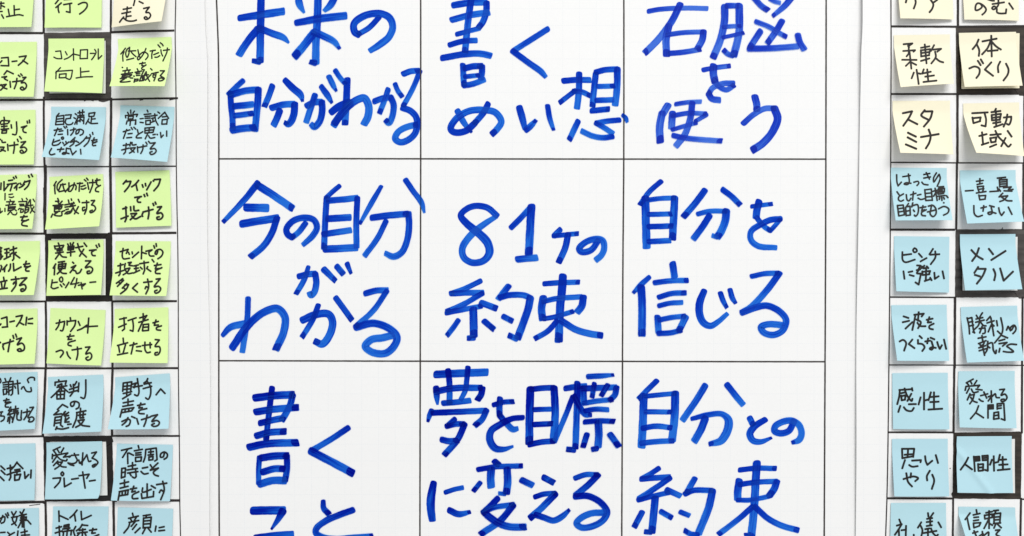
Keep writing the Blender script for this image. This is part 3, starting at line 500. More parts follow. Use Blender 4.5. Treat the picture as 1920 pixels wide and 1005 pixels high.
 "655,93 665,117; 612,125 622,162; 620,130 717,120 / 705,147; 635,162 702,150; 640,182 702,172; 625,207 712,195; 668,138 670,200 623,275; 670,210 700,247 747,254; 760,103 770,122; 790,93 795,114; 827,88 815,114; 765,135 765,172; 765,135 832,128 / 825,167; 765,153 825,148; 765,172 825,166; 755,202 842,190; 795,133 795,240; 850,147 932,130; 872,100 900,180 972,252; 942,163 895,242; 945,93 975,132; 1005,177 1082,170; 1065,172 1030,200 1042,232 1072,236; 1080,118 1095,147; 1110,103 1120,132; 627,328 598,377; 615,358 610,452; 655,310 727,300; 660,335 655,382; 660,335 742,325 / 730,382; 660,359 730,353; 655,384 730,378; 700,303 695,385 643,442; 665,400 700,432 747,436; 815,308 830,322; 800,370 852,345 / 788,427; 825,400 850,410 862,436 895,425 917,388; 960,295 1022,294 / 960,372 1012,360 1042,385 1025,426 985,437 980,415 1007,408", dict(more=[("115,470 90,640 70,740 / 150,790 330,745; 105,580 295,555; 440,365 375,430 390,510 450,550 490,490 480,400 440,365; 400,640 465,725; 505,605 555,660; 715,555 590,760; 910,385 770,630 / 880,620 1080,575; 1000,425 970,600 920,755; 1050,670 1310,610 / 1220,690; 1150,570 1170,690 1190,800; 1465,565 1680,545", 92, 500, 19.2, 66)], base=.0008, word='jissen', back=("578,48 1187,48 1187,680 578,680", 'pale'))),
('green', "lime sticky note reading セットでの投球を多くする (setto de no tokyu)", 0, 440, 6, "1300,72 1920,75 1870,690 1232,682", 23,
 "1350,192 1442,165 / 1420,212; 1385,153 1375,240 1388,270 1457,265; 1445,198 1455,222; 1485,193 1490,217; 1560,195 1490,257; 1595,128 1590,272; 1600,200 1647,214; 1640,187 1712,170; 1705,175 1675,200 1687,237 1732,240; 1730,123 1740,152; 1755,100 1760,132; 1775,185 1760,222 1745,215 1757,180 1802,165 1832,195 1815,242 1775,272; 1325,352 1387,335; 1355,323 1350,440 / 1335,462; 1300,432 1397,400; 1410,323 1400,367; 1440,315 1477,310 / 1450,342 1492,350; 1400,387 1462,375 / 1430,422 1385,452; 1410,398 1440,437 1492,430; 1505,352 1557,340; 1530,348 1530,420; 1510,382 1557,375; 1500,432 1572,400; 1570,327 1672,310; 1620,298 1627,400 / 1610,442; 1578,365 1600,387; 1662,358 1650,380 / 1697,412; 1710,278 1732,307; 1735,347 1812,335; 1770,318 1747,385 / 1792,380; 1822,370 1750,407 1752,432 1802,438; 1382,493 1308,547; 1365,512 1390,512 / 1320,582; 1340,538 1357,552; 1428,548 1375,602; 1400,567 1447,560 / 1420,612 1355,664; 1385,593 1407,612; 1547,548 1490,602 / 1547,647; 1615,537 1712,525; 1660,498 1672,590 1640,667; 1632,608 1645,582 1665,597; 1755,500 1802,494 / 1735,587 1782,580 1807,605 1790,642 1750,657 1740,635 1767,623"),
('green', "lime sticky note ending in コースに (kosu ni), cut by the left edge", 0, 565, 6, "-200,95 420,80 388,702 -240,715", 24,
 "15,195 77,175 / 82,287; 25,292 87,286; 0,267 10,253; 110,232 162,220; 180,172 252,158 / 230,212 185,282; 215,235 267,263; 300,178 290,267; 320,202 367,192; 315,247 367,250; 0,467 5,460; 38,488 32,505 42,542; 30,482 152,445; 115,428 102,500 90,567; 145,383 155,417; 175,368 187,402; 185,427 242,410 / 195,490 242,470 272,500 267,547 215,562 195,545 227,533 242,552"),
('green', "lime sticky note reading カウントをつける (kaunto o tsukeru)", 0, 565, 6, "567,76 1187,98 1137,722 522,698", 23,
 "630,247 727,225 / 718,285 700,332 678,327; 672,208 660,270 628,320; 790,183 795,217; 755,218 755,267; 760,227 852,215 / 840,272 793,340; 880,225 900,272; 870,327 920,307 977,268; 998,187 985,357; 950,287 1097,278; 755,397 832,388; 790,368 765,430 / 807,425; 847,440 770,467 767,490 802,502; 630,567 692,550 712,575 678,630; 752,568 765,610 792,642; 810,547 917,530; 870,513 875,590 860,657; 960,517 1012,512 / 965,592 1012,580 1032,610 1020,647 985,662 965,640 992,623"),
('green', "lime sticky note reading 打者を立たせる (dasha o tataseru)", 0, 565, 6, "1288,85 1892,68 1885,695 1232,688", 23,
 "1345,202 1422,185; 1395,183 1400,310 / 1375,330; 1333,292 1420,255; 1440,217 1532,185; 1490,200 1500,280 1495,337 / 1463,325; 1610,138 1610,222; 1570,187 1652,160; 1560,237 1667,205; 1652,158 1600,240 1555,337; 1612,260 1602,332; 1612,262 1672,255 / 1670,327; 1610,292 1667,288; 1605,332 1670,326; 1720,242 1782,225; 1755,208 1735,270 / 1782,265; 1817,275 1760,297 1762,317 1807,325; 1385,413 1390,472; 1320,497 1437,465; 1335,508 1345,572; 1412,488 1385,582; 1320,602 1437,580; 1460,497 1542,475; 1505,463 1475,592; 1535,512 1582,505; 1532,555 1592,562; 1600,497 1707,485; 1688,463 1690,525; 1630,458 1632,545 1655,577 1692,570; 1745,430 1792,434 / 1745,507 1792,510 1802,552 1780,597 1745,602 1745,580 1772,573"),
('blue', "sky-blue sticky note ending in 謝心を続ける (kansha), cut by the left edge", 0, 690, 6, "-210,65 420,43 392,685 -250,715", 22,
 "0,117 10,150 0,167; 55,118 65,142; 30,167 87,155; 35,190 82,185; 35,215 82,210; 35,240 40,302; 35,240 77,235 / 70,292; 40,297 75,291; 122,108 105,147; 95,155 100,302; 95,155 147,150 / 140,290 / 122,307; 100,187 140,181; 100,217 140,212; 85,272 142,235; 150,182 227,170; 195,138 207,292; 165,203 175,227; 252,213 240,237; 265,208 300,262 350,262 347,220; 322,165 310,130 345,105 387,113 387,137; 40,367 102,355; 75,343 57,390 / 107,380; 122,385 62,412 62,437 97,440; 0,497 30,492; 15,505 5,540 / 47,545 42,580 10,602; 122,438 95,480 / 132,485; 132,463 85,527; 90,527 147,510; 115,523 105,622; 95,553 85,602; 130,548 140,577; 145,467 207,455; 175,428 175,482; 150,487 202,480; 150,507 207,500 / 200,522; 165,518 138,612; 190,518 195,580 237,582 237,548; 242,478 235,562; 260,502 332,485; 305,463 300,530 268,582; 335,445 377,440 / 315,560 362,550 382,572 360,602 320,602 332,578"),
('blue', "sky-blue sticky note reading 審判への態度 (shinpan e no taido)", 0, 690, 6, "538,102 1160,74 1140,715 478,738", 24,
 "660,133 665,157; 620,160 620,197; 620,160 747,145 / 735,182; 692,178 650,197; 640,217 752,200; 695,178 690,262; 690,215 640,270 575,332; 700,213 762,267; 640,265 640,347; 640,265 727,258 / 720,347; 640,302 720,296; 680,263 680,347; 640,348 725,345; 790,188 800,212; 862,153 838,195; 780,242 882,210; 775,277 882,250; 825,183 825,260 788,317; 887,168 880,267; 965,133 962,290 945,342 908,330; 645,467 702,410 / 762,442; 840,385 825,425 802,430 795,395 840,375 887,395 885,442 855,462; 662,478 605,527; 610,525 692,515; 620,555 608,652; 620,555 692,545 / 680,642; 620,592 685,582; 620,622 685,613; 735,488 700,530; 722,498 725,540 / 772,533; 772,498 722,532; 737,558 730,610 / 777,605; 777,558 735,592; 640,660 625,692; 640,680 700,687 772,670; 690,648 705,660; 760,635 800,630; 905,452 905,482; 860,502 967,480; 865,500 858,570 818,667; 880,532 962,520; 900,508 900,562; 937,503 930,557; 900,562 942,556; 875,592 947,580 / 910,632 850,667; 880,598 920,642 1007,657"),
('blue', "sky-blue sticky note reading 野手へ声をかける (yashu e koe)", 0, 690, 6, "1295,105 1908,60 1895,683 1212,690", 24,
 "1387,168 1380,262; 1385,170 1482,155 / 1470,252; 1390,207 1477,198; 1385,242 1475,233; 1432,163 1425,302; 1385,287 1482,265; 1378,347 1472,290; 1490,182 1535,168 / 1512,202; 1495,212 1510,222; 1500,215 1602,198; 1545,118 1562,280 1545,312 1513,300; 1662,118 1650,145 1618,170; 1620,182 1702,165; 1610,232 1707,205; 1655,150 1692,210 1690,310 1665,352 1638,335; 1755,302 1807,235 / 1857,287; 1385,392 1502,370; 1440,348 1440,422; 1380,432 1495,412; 1370,467 1507,445; 1372,470 1350,552; 1370,502 1480,482 / 1500,452; 1410,458 1405,497; 1452,453 1445,492; 1545,422 1632,405; 1585,393 1562,450 / 1602,445; 1652,455 1565,482 1562,507 1622,515; 1370,602 1440,575 1465,590 1450,642 1418,657; 1440,557 1420,600 1373,642; 1480,545 1520,562; 1538,568 1557,632; 1590,582 1692,550; 1655,528 1640,600 1618,657; 1700,542 1772,525 / 1708,602 1762,590 1792,610 1780,642 1730,657 1705,640 1737,623"),
('blue', "sky-blue sticky note ending in 拾い (hiroi), cut by the left edge", 0, 815, 6, "-240,110 397,97 387,735 -250,742", 25,
 "8,352 55,395; 12,402 58,447; 0,472 45,517; 80,382 147,365; 115,343 120,480 / 103,512; 78,452 152,425; 192,308 160,355 125,392; 195,320 257,382; 165,398 225,388; 155,425 227,410; 190,395 190,448; 165,450 165,512; 165,457 232,445 / 215,502; 165,515 212,506; 275,418 282,492 / 322,448; 350,398 345,487"),
('blue', "sky-blue sticky note reading 愛されるプレーヤー (aisareru pureya), curled corner, in a black cell", 0, 815, 6, "522,88 1148,74 1120,716 505,728", 24,
 "595,492 682,485 / 670,530 613,597; 702,418 685,440 702,462 717,440 702,420; 720,488 725,587 / 802,543; 805,502 882,490; 888,462 1002,445 / 975,492; 930,418 957,602; 1005,522 1072,512", dict(more=[("510,355 300,455; 320,470 395,570; 430,440 480,520; 610,385 530,520; 285,565 275,700; 300,610 730,530 / 600,655; 410,620 285,800; 430,640 520,720 690,755 705,710; 600,650 700,640 820,620 760,655; 440,760 310,900; 400,810 570,790 / 490,900 350,1000; 420,830 510,900 570,930 680,940; 830,600 1045,585; 915,540 960,650 1000,740 960,810 850,840 730,815; 730,820 800,870 905,895; 1165,525 1150,720 1140,880; 1045,730 1070,830 / 1160,760; 1100,840 1180,740 1280,580 / 1300,660 1340,780 1400,760; 1415,535 1560,500 / 1430,680 / 1540,730 1600,800 1540,890 1460,940 1440,900 1530,850", 80, 815, 15.46, 58)], base=.0008, roll=((1.0, .86), (.62, .78), .009), word='aisareru pureya', back=("560,80 1192,80 1208,682 560,690", 'pale'))),
('blue', "sky-blue sticky note reading 不調の時こそ声を出す (fucho no toki)", 0, 815, 6, "1315,100 1944,114 1912,748 1248,740", 24,
 "1365,177 1482,150; 1440,160 1378,257; 1435,208 1438,327; 1447,205 1502,232; 1555,123 1562,152; 1510,182 1602,165; 1525,207 1587,200; 1525,230 1587,225; 1525,255 1525,302; 1525,257 1592,250 / 1585,297; 1525,302 1587,296; 1640,168 1632,250 1613,307; 1640,167 1757,150 / 1767,280 / 1740,297; 1670,197 1727,190; 1695,173 1695,227; 1665,230 1727,222; 1675,250 1675,287; 1675,252 1722,245 / 1718,282; 1675,287 1720,281; 1850,200 1835,250 1805,252 1810,215 1850,195 1882,220 1877,255 1845,277; 1370,378 1365,482; 1370,380 1412,375 / 1405,472; 1370,427 1407,420; 1362,487 1407,472; 1440,357 1527,340; 1490,313 1490,387; 1430,397 1547,380; 1435,432 1552,415; 1525,398 1532,470 / 1515,487 1488,475; 1460,438 1475,462; 1600,377 1662,365; 1585,413 1620,442 1667,435; 1690,338 1705,362; 1777,318 1690,400 / 1782,375 / 1725,425 1742,452 1782,466; 1350,552 1447,530; 1400,508 1400,592; 1350,602 1442,580; 1340,642 1447,620; 1345,645 1328,737; 1375,638 1375,682; 1412,628 1408,677; 1350,687 1437,673 / 1440,622; 1465,612 1537,600; 1505,578 1482,645 / 1522,635; 1562,640 1490,682 1492,717 1552,717; 1655,553 1655,702; 1605,598 1602,645 1702,615; 1700,573 1748,602; 1590,663 1597,717 / 1727,695; 1728,638 1725,692; 1760,562 1877,545; 1830,523 1847,620 1808,732; 1792,652 1812,622 1840,642"),
('blue', "sky-blue sticky note ending in 嫌 (iya), lowest in the column cut by the left edge", 0, 935, 6, "-205,120 435,105 428,735 -232,745", 23,
 "0,222 52,205 45,262 13,277; 32,188 15,230 0,262; 62,172 88,215; 85,158 97,190; 130,148 147,182; 182,143 140,230 182,302; 128,212 202,200; 192,198 175,262 130,292; 225,148 240,172; 272,122 250,162; 215,192 297,175; 250,163 250,320; 230,217 297,205 / 290,247; 225,242 297,230; 240,178 235,260 203,327; 268,178 270,325; 308,243 347,287; 5,382 57,378; 85,378 110,402; 162,380 110,410 90,432; 202,363 195,427; 235,382 307,365; 277,343 280,422; 240,412 332,407"),
('blue', "sky-blue sticky note reading トイレ掃除を (toire soji), at the bottom below the pureya note", 0, 935, 6, "597,88 1220,88 1192,712 562,712", 24,
 "662,138 665,257; 670,190 767,234; 867,128 830,175 785,217; 837,170 850,252; 912,143 918,237 / 1027,188; 630,332 692,315; 665,308 670,425; 620,387 700,362; 720,302 777,290 / 770,342; 715,317 767,310; 705,342 787,330; 700,372 812,355; 715,373 710,420; 802,363 797,410; 757,353 750,430; 852,312 828,362 845,425; 925,288 900,330 858,362; 930,297 987,302; 890,357 962,345; 930,338 925,430; 870,387 982,375; 890,393 868,420; 955,388 967,415; 1005,357 1087,345; 1045,333 1032,390 / 1072,385; 1112,405 1050,430"),
('blue', "sky-blue sticky note reading 顔に (kao ni), below the fucho note", 0, 935, 6, "1325,97 1947,113 1922,735 1300,722", 24,
 "1490,163 1497,192; 1445,222 1557,195; 1465,223 1480,247; 1537,203 1510,247; 1450,267 1562,245; 1460,267 1445,320 1393,387; 1517,263 1475,312; 1537,288 1490,347; 1577,328 1518,384; 1610,192 1692,180; 1650,183 1640,217; 1615,215 1610,332; 1615,220 1702,208 / 1690,327; 1615,252 1697,245; 1612,287 1697,280; 1610,327 1690,322; 1635,333 1603,394; 1665,333 1702,377; 1755,308 1745,367; 1790,327 1847,315; 1785,362 1852,355"),
# right-hand chart
('cream', "cream sticky note ending in ケア (kea), left one of the topmost pair", 1664, 0, 7.5, "125,-520 905,-520 930,274 182,258", 30,
 "270,-15 258,35; 392,-15 397,40 370,120; 605,-10 645,60 630,120 592,172; 702,-5 655,30"),
('cream', "cream sticky note ending in のむ (nomu) above the brownish black cell", 1664, 0, 7.5, "1050,-510 1840,-515 1847,292 1080,275", 28,
 "1410,-10 1470,8 1502,10; 1310,50 1330,95 1270,142 1240,140 1245,70 1272,45 1340,70 1387,130 1372,170 1332,207; 1475,57 1642,32; 1560,-5 1557,75 1492,132 1470,112 1502,88 1537,120 1540,170 1572,187 1665,187 / 1672,128; 1710,43 1767,127"),
('cream', "cream sticky note reading 柔軟性 (junansei) with its lower corner curled", 1664, 50, 7.5, "90,120 880,108 932,800 185,850", 28,
 "225,247 352,235 / 290,278; 290,262 305,292; 220,342 390,330 / 365,352; 300,288 300,378 / 268,418; 312,360 320,432; 205,465 412,467; 318,418 337,592; 322,490 258,552; 330,498 407,537; 470,297 592,275; 525,248 530,285; 470,328 475,422; 470,332 602,315 / 585,402; 480,370 590,356; 475,417 590,400; 530,285 550,517; 470,482 592,445; 657,258 612,342; 640,322 757,310 / 700,352; 670,348 680,425 617,517; 680,442 735,485 787,502; 372,643 340,727; 410,603 425,700 440,807; 435,655 470,662; 512,598 488,662; 495,657 612,632; 560,598 575,772; 530,702 657,685; 505,777 692,757", dict(roll=((1.0, 1.0), (.55, .83), .014))),
('cream', "cream sticky note reading 体づくり (karada zukuri) inside a brownish black cell", 1664, 50, 7.5, "1005,88 1808,72 1902,828 1085,847", 30,
 "1282,180 1250,250 1197,317; 1257,250 1290,330 1285,412; 1335,207 1537,168; 1460,125 1467,420; 1452,200 1405,305 1330,390; 1470,215 1530,278 1597,322; 1410,342 1552,330; 1150,587 1230,560 1292,590 1292,660 1250,722; 1270,478 1312,542; 1312,458 1347,517; 1462,500 1370,602 / 1487,692; 1587,490 1555,560 1560,642; 1667,518 1702,600 1692,670 1632,757", dict(base=.0008, word='karada zukuri', back=("1045,92 1858,92 1855,865 1042,875", 'cream'))),
('cream', "cream sticky note reading スタミナ (sutamina)", 1664, 180, 7.5, "72,68 880,65 928,822 182,798", 32,
 "215,242 347,215 / 305,300 222,420; 290,330 422,397; 525,198 475,270 495,292 572,332; 522,217 632,215 / 605,310 512,430; 287,515 402,572; 282,580 407,647; 257,680 407,742; 470,577 722,535; 580,470 607,560 590,650 540,737"),
('cream', "cream sticky note reading 可動域 (kadoiki) with its lower left lifted high", 1664, 180, 7.5, "1065,105 1852,90 1925,845 1250,797", 30,
 "1190,242 1412,230; 1365,235 1387,330 1380,427 / 1320,412; 1195,300 1210,382; 1200,312 1312,300 / 1300,352; 1210,382 1307,352; 1527,178 1510,212; 1460,227 1592,210; 1465,265 1470,342; 1465,267 1597,250 / 1580,337; 1470,307 1590,292; 1470,342 1585,332; 1525,210 1530,422; 1485,382 1592,365; 1500,437 1622,395; 1635,302 1742,290 / 1738,340 1710,402 1680,392; 1687,258 1672,340 1633,432; 1290,562 1397,535; 1330,508 1345,672; 1325,687 1422,655; 1445,547 1597,535; 1518,488 1560,570 1640,650 1702,712 1737,680; 1662,588 1600,707; 1445,588 1460,652; 1450,592 1532,580 / 1520,637; 1460,652 1525,641; 1440,717 1532,680; 1690,488 1747,572"),
('blue', "sky-blue sticky note reading はっきりとした目標目的をもつ (hakkiri)", 1664, 305, 7.5, "50,70 834,75 915,808 116,812", 25,
 "130,168 133,270 150,327 / 197,273; 215,197 322,180; 295,158 305,280 280,307 235,300 260,283 332,290; 370,275 430,263 442,287 415,322; 510,167 597,150; 510,217 607,200; 545,138 575,200 592,232; 483,273 510,302 572,312; 690,142 650,215 652,272 690,220 722,168; 727,163 742,220 700,332; 133,408 165,452; 227,438 160,482 157,522 190,542 227,525; 265,448 277,522 302,537 332,498; 325,452 402,430; 365,408 355,527; 420,457 472,445; 430,498 470,517 522,505; 525,378 540,532; 530,382 617,370 / 632,532; 540,432 622,425; 545,482 627,476; 540,532 632,526; 640,402 702,385; 670,358 700,532; 680,418 650,472; 700,408 715,442; 720,342 792,335; 715,367 802,360 / 800,412; 720,368 725,412; 745,343 745,402; 770,343 770,402; 725,412 800,406; 715,442 792,430; 710,472 812,460; 762,468 767,532; 735,488 730,517; 790,488 802,512; 830,463 852,492; 790,560 796,566; 140,598 160,747; 140,602 222,595 / 240,732; 150,647 227,636; 155,692 235,681; 165,747 240,732; 297,573 268,617; 255,628 265,747; 260,622 317,610 / 322,737; 265,682 317,671; 265,742 320,736; 357,563 343,622; 345,607 422,590 437,640 425,722 395,752 378,735; 365,663 382,687; 460,632 542,620; 500,603 482,680 / 522,660; 547,660 480,702 487,737 537,747; 622,593 610,660 602,722 642,757 682,720 682,650 640,600 575,610; 563,692 672,665; 720,647 800,615 862,650 852,702 790,737"),
('blue', "sky-blue sticky note reading 一喜一憂しない (ikki ichiyu) above the mental note", 1664, 305, 7.5, "1020,108 1802,104 1922,828 1122,856", 26,
 "1095,397 1207,390; 1250,262 1347,250; 1300,223 1300,302; 1260,307 1337,290; 1265,333 1275,377; 1270,337 1352,330 / 1340,372; 1275,377 1342,366; 1280,388 1290,412; 1355,362 1335,412; 1250,427 1387,405; 1285,453 1300,522; 1290,467 1382,460 / 1372,512; 1300,522 1377,511; 1440,407 1545,400; 1545,217 1662,205; 1600,212 1598,238; 1575,238 1580,342; 1580,242 1682,235 / 1682,332; 1590,272 1672,265; 1590,302 1672,296; 1585,337 1682,326; 1545,343 1560,402; 1568,368 1590,402; 1630,352 1742,340 / 1700,382 1767,375; 1640,395 1752,400; 1622,428 1570,482; 1580,477 1692,465 / 1640,522 1580,547; 1600,478 1680,532 1752,537; 1215,603 1225,722 1267,757 1337,740; 1315,637 1392,620; 1355,603 1345,682; 1435,603 1502,622; 1460,628 1472,710 1432,727 1413,705 1452,693 1527,712; 1565,633 1580,700 1607,742 / 1642,693; 1700,623 1752,727"),
('blue', "sky-blue sticky note reading ピンチに強い (pinchi ni tsuyoi)", 1664, 430, 7.5, "95,95 872,105 866,890 126,870", 29,
 "210,318 215,430 250,462 387,425; 215,362 337,347; 382,263 360,290 377,322 412,310 407,280 382,265; 440,340 487,392; 465,452 552,403; 642,273 590,352; 600,357 732,350; 672,308 675,390 608,492; 225,588 240,697; 295,602 352,590; 310,640 372,657; 415,507 467,510 / 440,552; 418,575 462,562; 410,575 452,560 / 415,617 472,622 / 440,777 / 393,745; 490,520 478,547; 520,508 502,547 572,535; 552,518 577,547; 490,588 495,642; 500,597 602,585 / 585,632; 495,642 592,631; 545,558 540,720; 523,727 602,700; 600,678 622,717; 660,608 667,697 / 722,658; 775,588 797,692"),
('blue', "sky-blue sticky note reading メンタル (mental) inside a grey-brown cell", 1664, 430, 7.5, "1020,70 1800,65 1897,842 1092,858", 32,
 "1287,263 1250,360 1190,447; 1180,290 1260,372 1342,422; 1425,273 1487,352; 1460,432 1662,303; 1277,528 1222,612; 1270,555 1382,555 / 1340,652 1257,765; 1228,640 1302,662; 1490,558 1517,630 1502,717; 1585,548 1635,722 / 1767,593", dict(base=.0008, word='mental', back=("1050,108 1830,105 1828,860 1058,860", 'pale'))),
('blue', "sky-blue sticky note reading 波をつくらない (nami o tsukuranai)", 1664, 560, 7.5, "55,92 832,85 868,876 138,872", 30,
 "225,248 297,272; 213,332 307,310; 253,422 352,328; 375,227 512,210 / 480,252; 395,228 350,442; 440,188 430,312; 405,292 470,330 430,417; 420,338 460,382 537,387; 550,297 637,280; 590,258 567,335 / 617,330; 652,350 590,387 592,417 642,432; 170,602 220,580 262,620 235,732; 352,573 300,637 / 382,697; 450,523 487,557; 430,578 430,632 / 492,640 522,682 490,737; 530,602 602,590; 572,558 560,630; 605,548 662,572; 620,598 642,690 622,717 595,702 620,685 682,692; 700,608 715,660 737,707 / 767,653; 795,573 827,707"),
('blue', "sky-blue sticky note reading 勝利への執念 (shori e no shunen)", 1664, 560, 7.5, "1030,118 1824,98 1922,872 1120,898", 27,
 "1120,268 1145,380 1155,497; 1125,282 1187,265 / 1215,460 1228,482 / 1200,467; 1140,332 1202,320; 1145,387 1212,370; 1250,233 1272,272; 1337,198 1302,252; 1245,287 1342,265; 1240,332 1362,300; 1300,258 1282,370 1213,442; 1310,328 1350,377 1387,382; 1290,422 1372,410 / 1372,480 1340,492; 1332,388 1298,482; 1447,248 1395,308; 1400,342 1502,310; 1455,268 1497,522; 1460,368 1418,467; 1472,358 1500,385; 1535,308 1547,382; 1595,268 1622,430 1602,497 1548,455; 1675,442 1697,388 / 1732,452; 1782,378 1742,442 1727,412 1782,373 1807,410 1800,452 1765,492; 1275,557 1387,535; 1330,518 1342,602; 1280,632 1387,590; 1300,638 1312,662; 1362,618 1345,652; 1285,692 1382,660; 1290,732 1397,700; 1335,648 1367,797; 1412,598 1402,720 1362,782; 1400,642 1472,620 1490,722 1522,772 1532,723; 1408,668 1442,692; 1602,508 1508,622; 1605,515 1692,552; 1570,592 1652,570; 1570,632 1682,615 / 1620,667; 1582,698 1570,752; 1630,742 1700,752 1772,745 1710,690 1680,668 1730,640 1817,645"),
('blue', "sky-blue sticky note reading 感性 (kansei)", 1664, 685, 7.5, "68,110 848,105 872,900 80,895", 30,
 "165,347 347,335; 175,345 165,440 138,547; 240,323 275,420 342,502 352,468; 337,398 280,502; 195,392 247,380; 195,423 200,492; 200,432 257,420 / 245,482; 200,492 250,482; 345,318 352,357; 182,568 153,657; 230,588 270,632 340,642 372,598; 300,547 402,545; 467,448 438,552; 515,383 515,622; 530,492 575,480; 612,378 578,492; 590,447 722,435; 600,517 722,510; 655,378 655,612; 575,622 772,610"),
('blue', "sky-blue sticky note reading 愛される人間 (aisareru ningen)", 1664, 685, 7.5, "1000,83 1790,78 1817,886 1018,872", 27,
 "1207,193 1108,247; 1120,253 1142,277; 1170,228 1187,262; 1257,213 1220,272; 1093,352 1105,297 / 1297,280 / 1270,312; 1152,318 1113,392; 1180,333 1210,382 1277,370; 1245,335 1332,347; 1162,398 1123,487; 1150,422 1222,410 / 1200,480 1158,542; 1170,448 1210,502 1262,522; 1310,427 1412,400; 1355,373 1397,462; 1288,473 1320,500 1347,507; 1460,358 1465,522; 1418,442 1472,420 / 1418,502; 1470,440 1517,400 1532,450 1577,455; 1578,342 1647,335 / 1600,422 1652,405 1682,450 1652,497 1605,507 1600,482 1642,475; 1282,568 1250,650 1168,752; 1245,668 1352,737; 1415,558 1415,742; 1420,560 1487,555 / 1487,612; 1425,587 1482,581; 1420,613 1487,608; 1545,538 1545,617; 1545,540 1637,535 / 1652,772 / 1600,752; 1550,572 1602,566; 1550,607 1602,601; 1500,663 1495,757; 1500,667 1562,655 / 1567,747; 1500,707 1557,700; 1495,757 1572,746", dict(lift=(.009, .006))),
('blue', "sky-blue sticky note reading 思いやり (omoiyari) left of the ningensei note", 1664, 810, 7.5, "65,98 848,96 870,905 97,905", 30,
 "205,233 210,372; 205,237 377,235 / 362,352; 290,238 285,342; 240,320 345,312; 215,367 362,341; 247,393 208,512; 305,463 345,487 427,480; 345,402 472,395 / 465,427; 530,338 540,412 562,462 / 632,403; 680,323 712,437; 225,662 370,625 432,650 390,692; 265,578 290,700 347,767; 332,578 325,642; 597,543 555,622 560,682; 630,598 657,680 625,802"),
('blue', "creased sky-blue sticky note reading 人間性 (ningensei) inside a brownish black cell", 1664, 810, 7.5, "978,62 1748,57 1768,856 985,852", 30,
 "1137,358 1100,430 1028,532; 1090,453 1192,527; 1215,343 1230,552; 1220,352 1292,345 / 1297,402; 1225,377 1292,373; 1225,407 1292,401; 1335,333 1340,402; 1335,337 1412,330 / 1412,545 / 1370,532; 1340,367 1402,361; 1340,399 1402,393; 1275,448 1280,547; 1280,457 1347,450 / 1345,542; 1280,500 1342,496; 1280,547 1342,541; 1470,388 1443,462; 1495,338 1500,547; 1510,432 1560,420; 1582,318 1558,422; 1570,392 1672,385; 1570,462 1692,455; 1620,348 1625,532; 1550,537 1722,520", dict(base=.0008, lift=(.009, .005), crease=(.02, .25, .8, -.6, .0022), word='ningensei', back=("1010,98 1792,98 1792,858 1010,858", 'pale'))),
('blue', "sky-blue sticky note reading 礼儀 (reigi), at the bottom below the omoiyari note", 1664, 930, 7.5, "50,98 823,98 842,890 38,892", 29,
 "165,328 187,382; 130,417 202,395 / 150,480 103,547; 160,468 165,580; 262,418 257,580; 195,482 250,475; 370,543 372,575; 477,368 428,447; 467,418 492,480 473,580; 570,238 577,292; 647,238 602,302; 555,322 632,310; 550,367 632,356; 602,298 602,402; 550,422 627,411; 530,467 592,455; 505,522 692,490; 570,458 570,580; 612,453 640,520 702,580; 712,543 668,585; 715,368 757,442"),
('blue', "sky-blue sticky note ending in 信頼される (shinrai), its left edge curling far off the wall", 1664, 930, 7.5, "1000,150 1796,162 1880,910 1195,880", 28,
 "1162,238 1093,332; 1122,308 1140,400 1157,472; 1250,193 1257,235; 1205,267 1302,245; 1215,302 1282,296; 1210,347 1282,336; 1210,378 1215,442; 1215,382 1312,375 / 1290,422; 1215,447 1290,421; 1385,237 1472,220; 1365,268 1370,322; 1370,272 1477,255 / 1470,302; 1370,322 1477,301; 1430,208 1430,457; 1425,328 1358,457; 1440,388 1477,412; 1490,207 1562,200; 1525,203 1515,245; 1500,248 1500,387; 1500,252 1592,240 / 1580,377; 1505,297 1587,291; 1505,337 1587,331; 1490,387 1592,378; 1525,388 1498,452; 1550,398 1602,447; 1200,522 1272,500; 1218,488 1255,575; 1335,498 1342,575; 1293,562 1347,530; 1350,562 1422,508 1420,575; 1520,482 1582,475 / 1530,542 1582,570", dict(lift=(.034, .010), curl=1.0)),
]
# ---------------------------------------------------------------- the wall
wl = link_mesh('wall', [(-4, 0.004, -2.6), (4, 0.004, -2.6), (4, 0.004, 2.6), (-4, 0.004, 2.6), (-4, 0.12, -2.6), (4, 0.12, -2.6), (4, 0.12, 2.6), (-4, 0.12, 2.6)],
               [(0, 1, 2, 3), (4, 7, 6, 5), (0, 4, 5, 1), (3, 2, 6, 7), (0, 3, 7, 4), (1, 5, 6, 2)], M['wall'], smooth=False)
tag(wl, 'plain white painted wall behind the paper charts', kind='structure')

# ---------------------------------------------------------------- three big paper sheets
def sheet(name, surf, x0, x1, y0, y1, nx, ny, edge_jit=0, seed=0, tear=None):
    g = []
    X, Y = np.meshgrid(np.linspace(x0, x1, nx), np.linspace(y0, y1, ny))
    if tear is not None: X = tear(X, Y)
    H = surf.height(X, Y)
    pos = np.stack([(X-CX)*S, -H, -(Y-CY)*S], -1).reshape(-1, 3)
    back = pos + np.array([0, 0.00015, 0])
    V = np.concatenate([pos, back]); F = []; o = nx*ny
    for j in range(ny-1):
        for i in range(nx-1):
            a = j*nx+i; F += [(a, a+nx, a+nx+1, a+1), (o+a, o+a+1, o+a+nx+1, o+a+nx)]
    rim = list(range(nx)) + [j*nx+nx-1 for j in range(1, ny)] + [(ny-1)*nx+i for i in range(nx-2, -1, -1)] + [j*nx for j in range(ny-2, 0, -1)]
    V = add_rim(V, F, rim, o)
    org = ((x0+x1)/2*S - CX*S, 0, -((y0+y1)/2-CY)*S)
    return link_mesh(name, V, F, M['sheet'], None, org), org

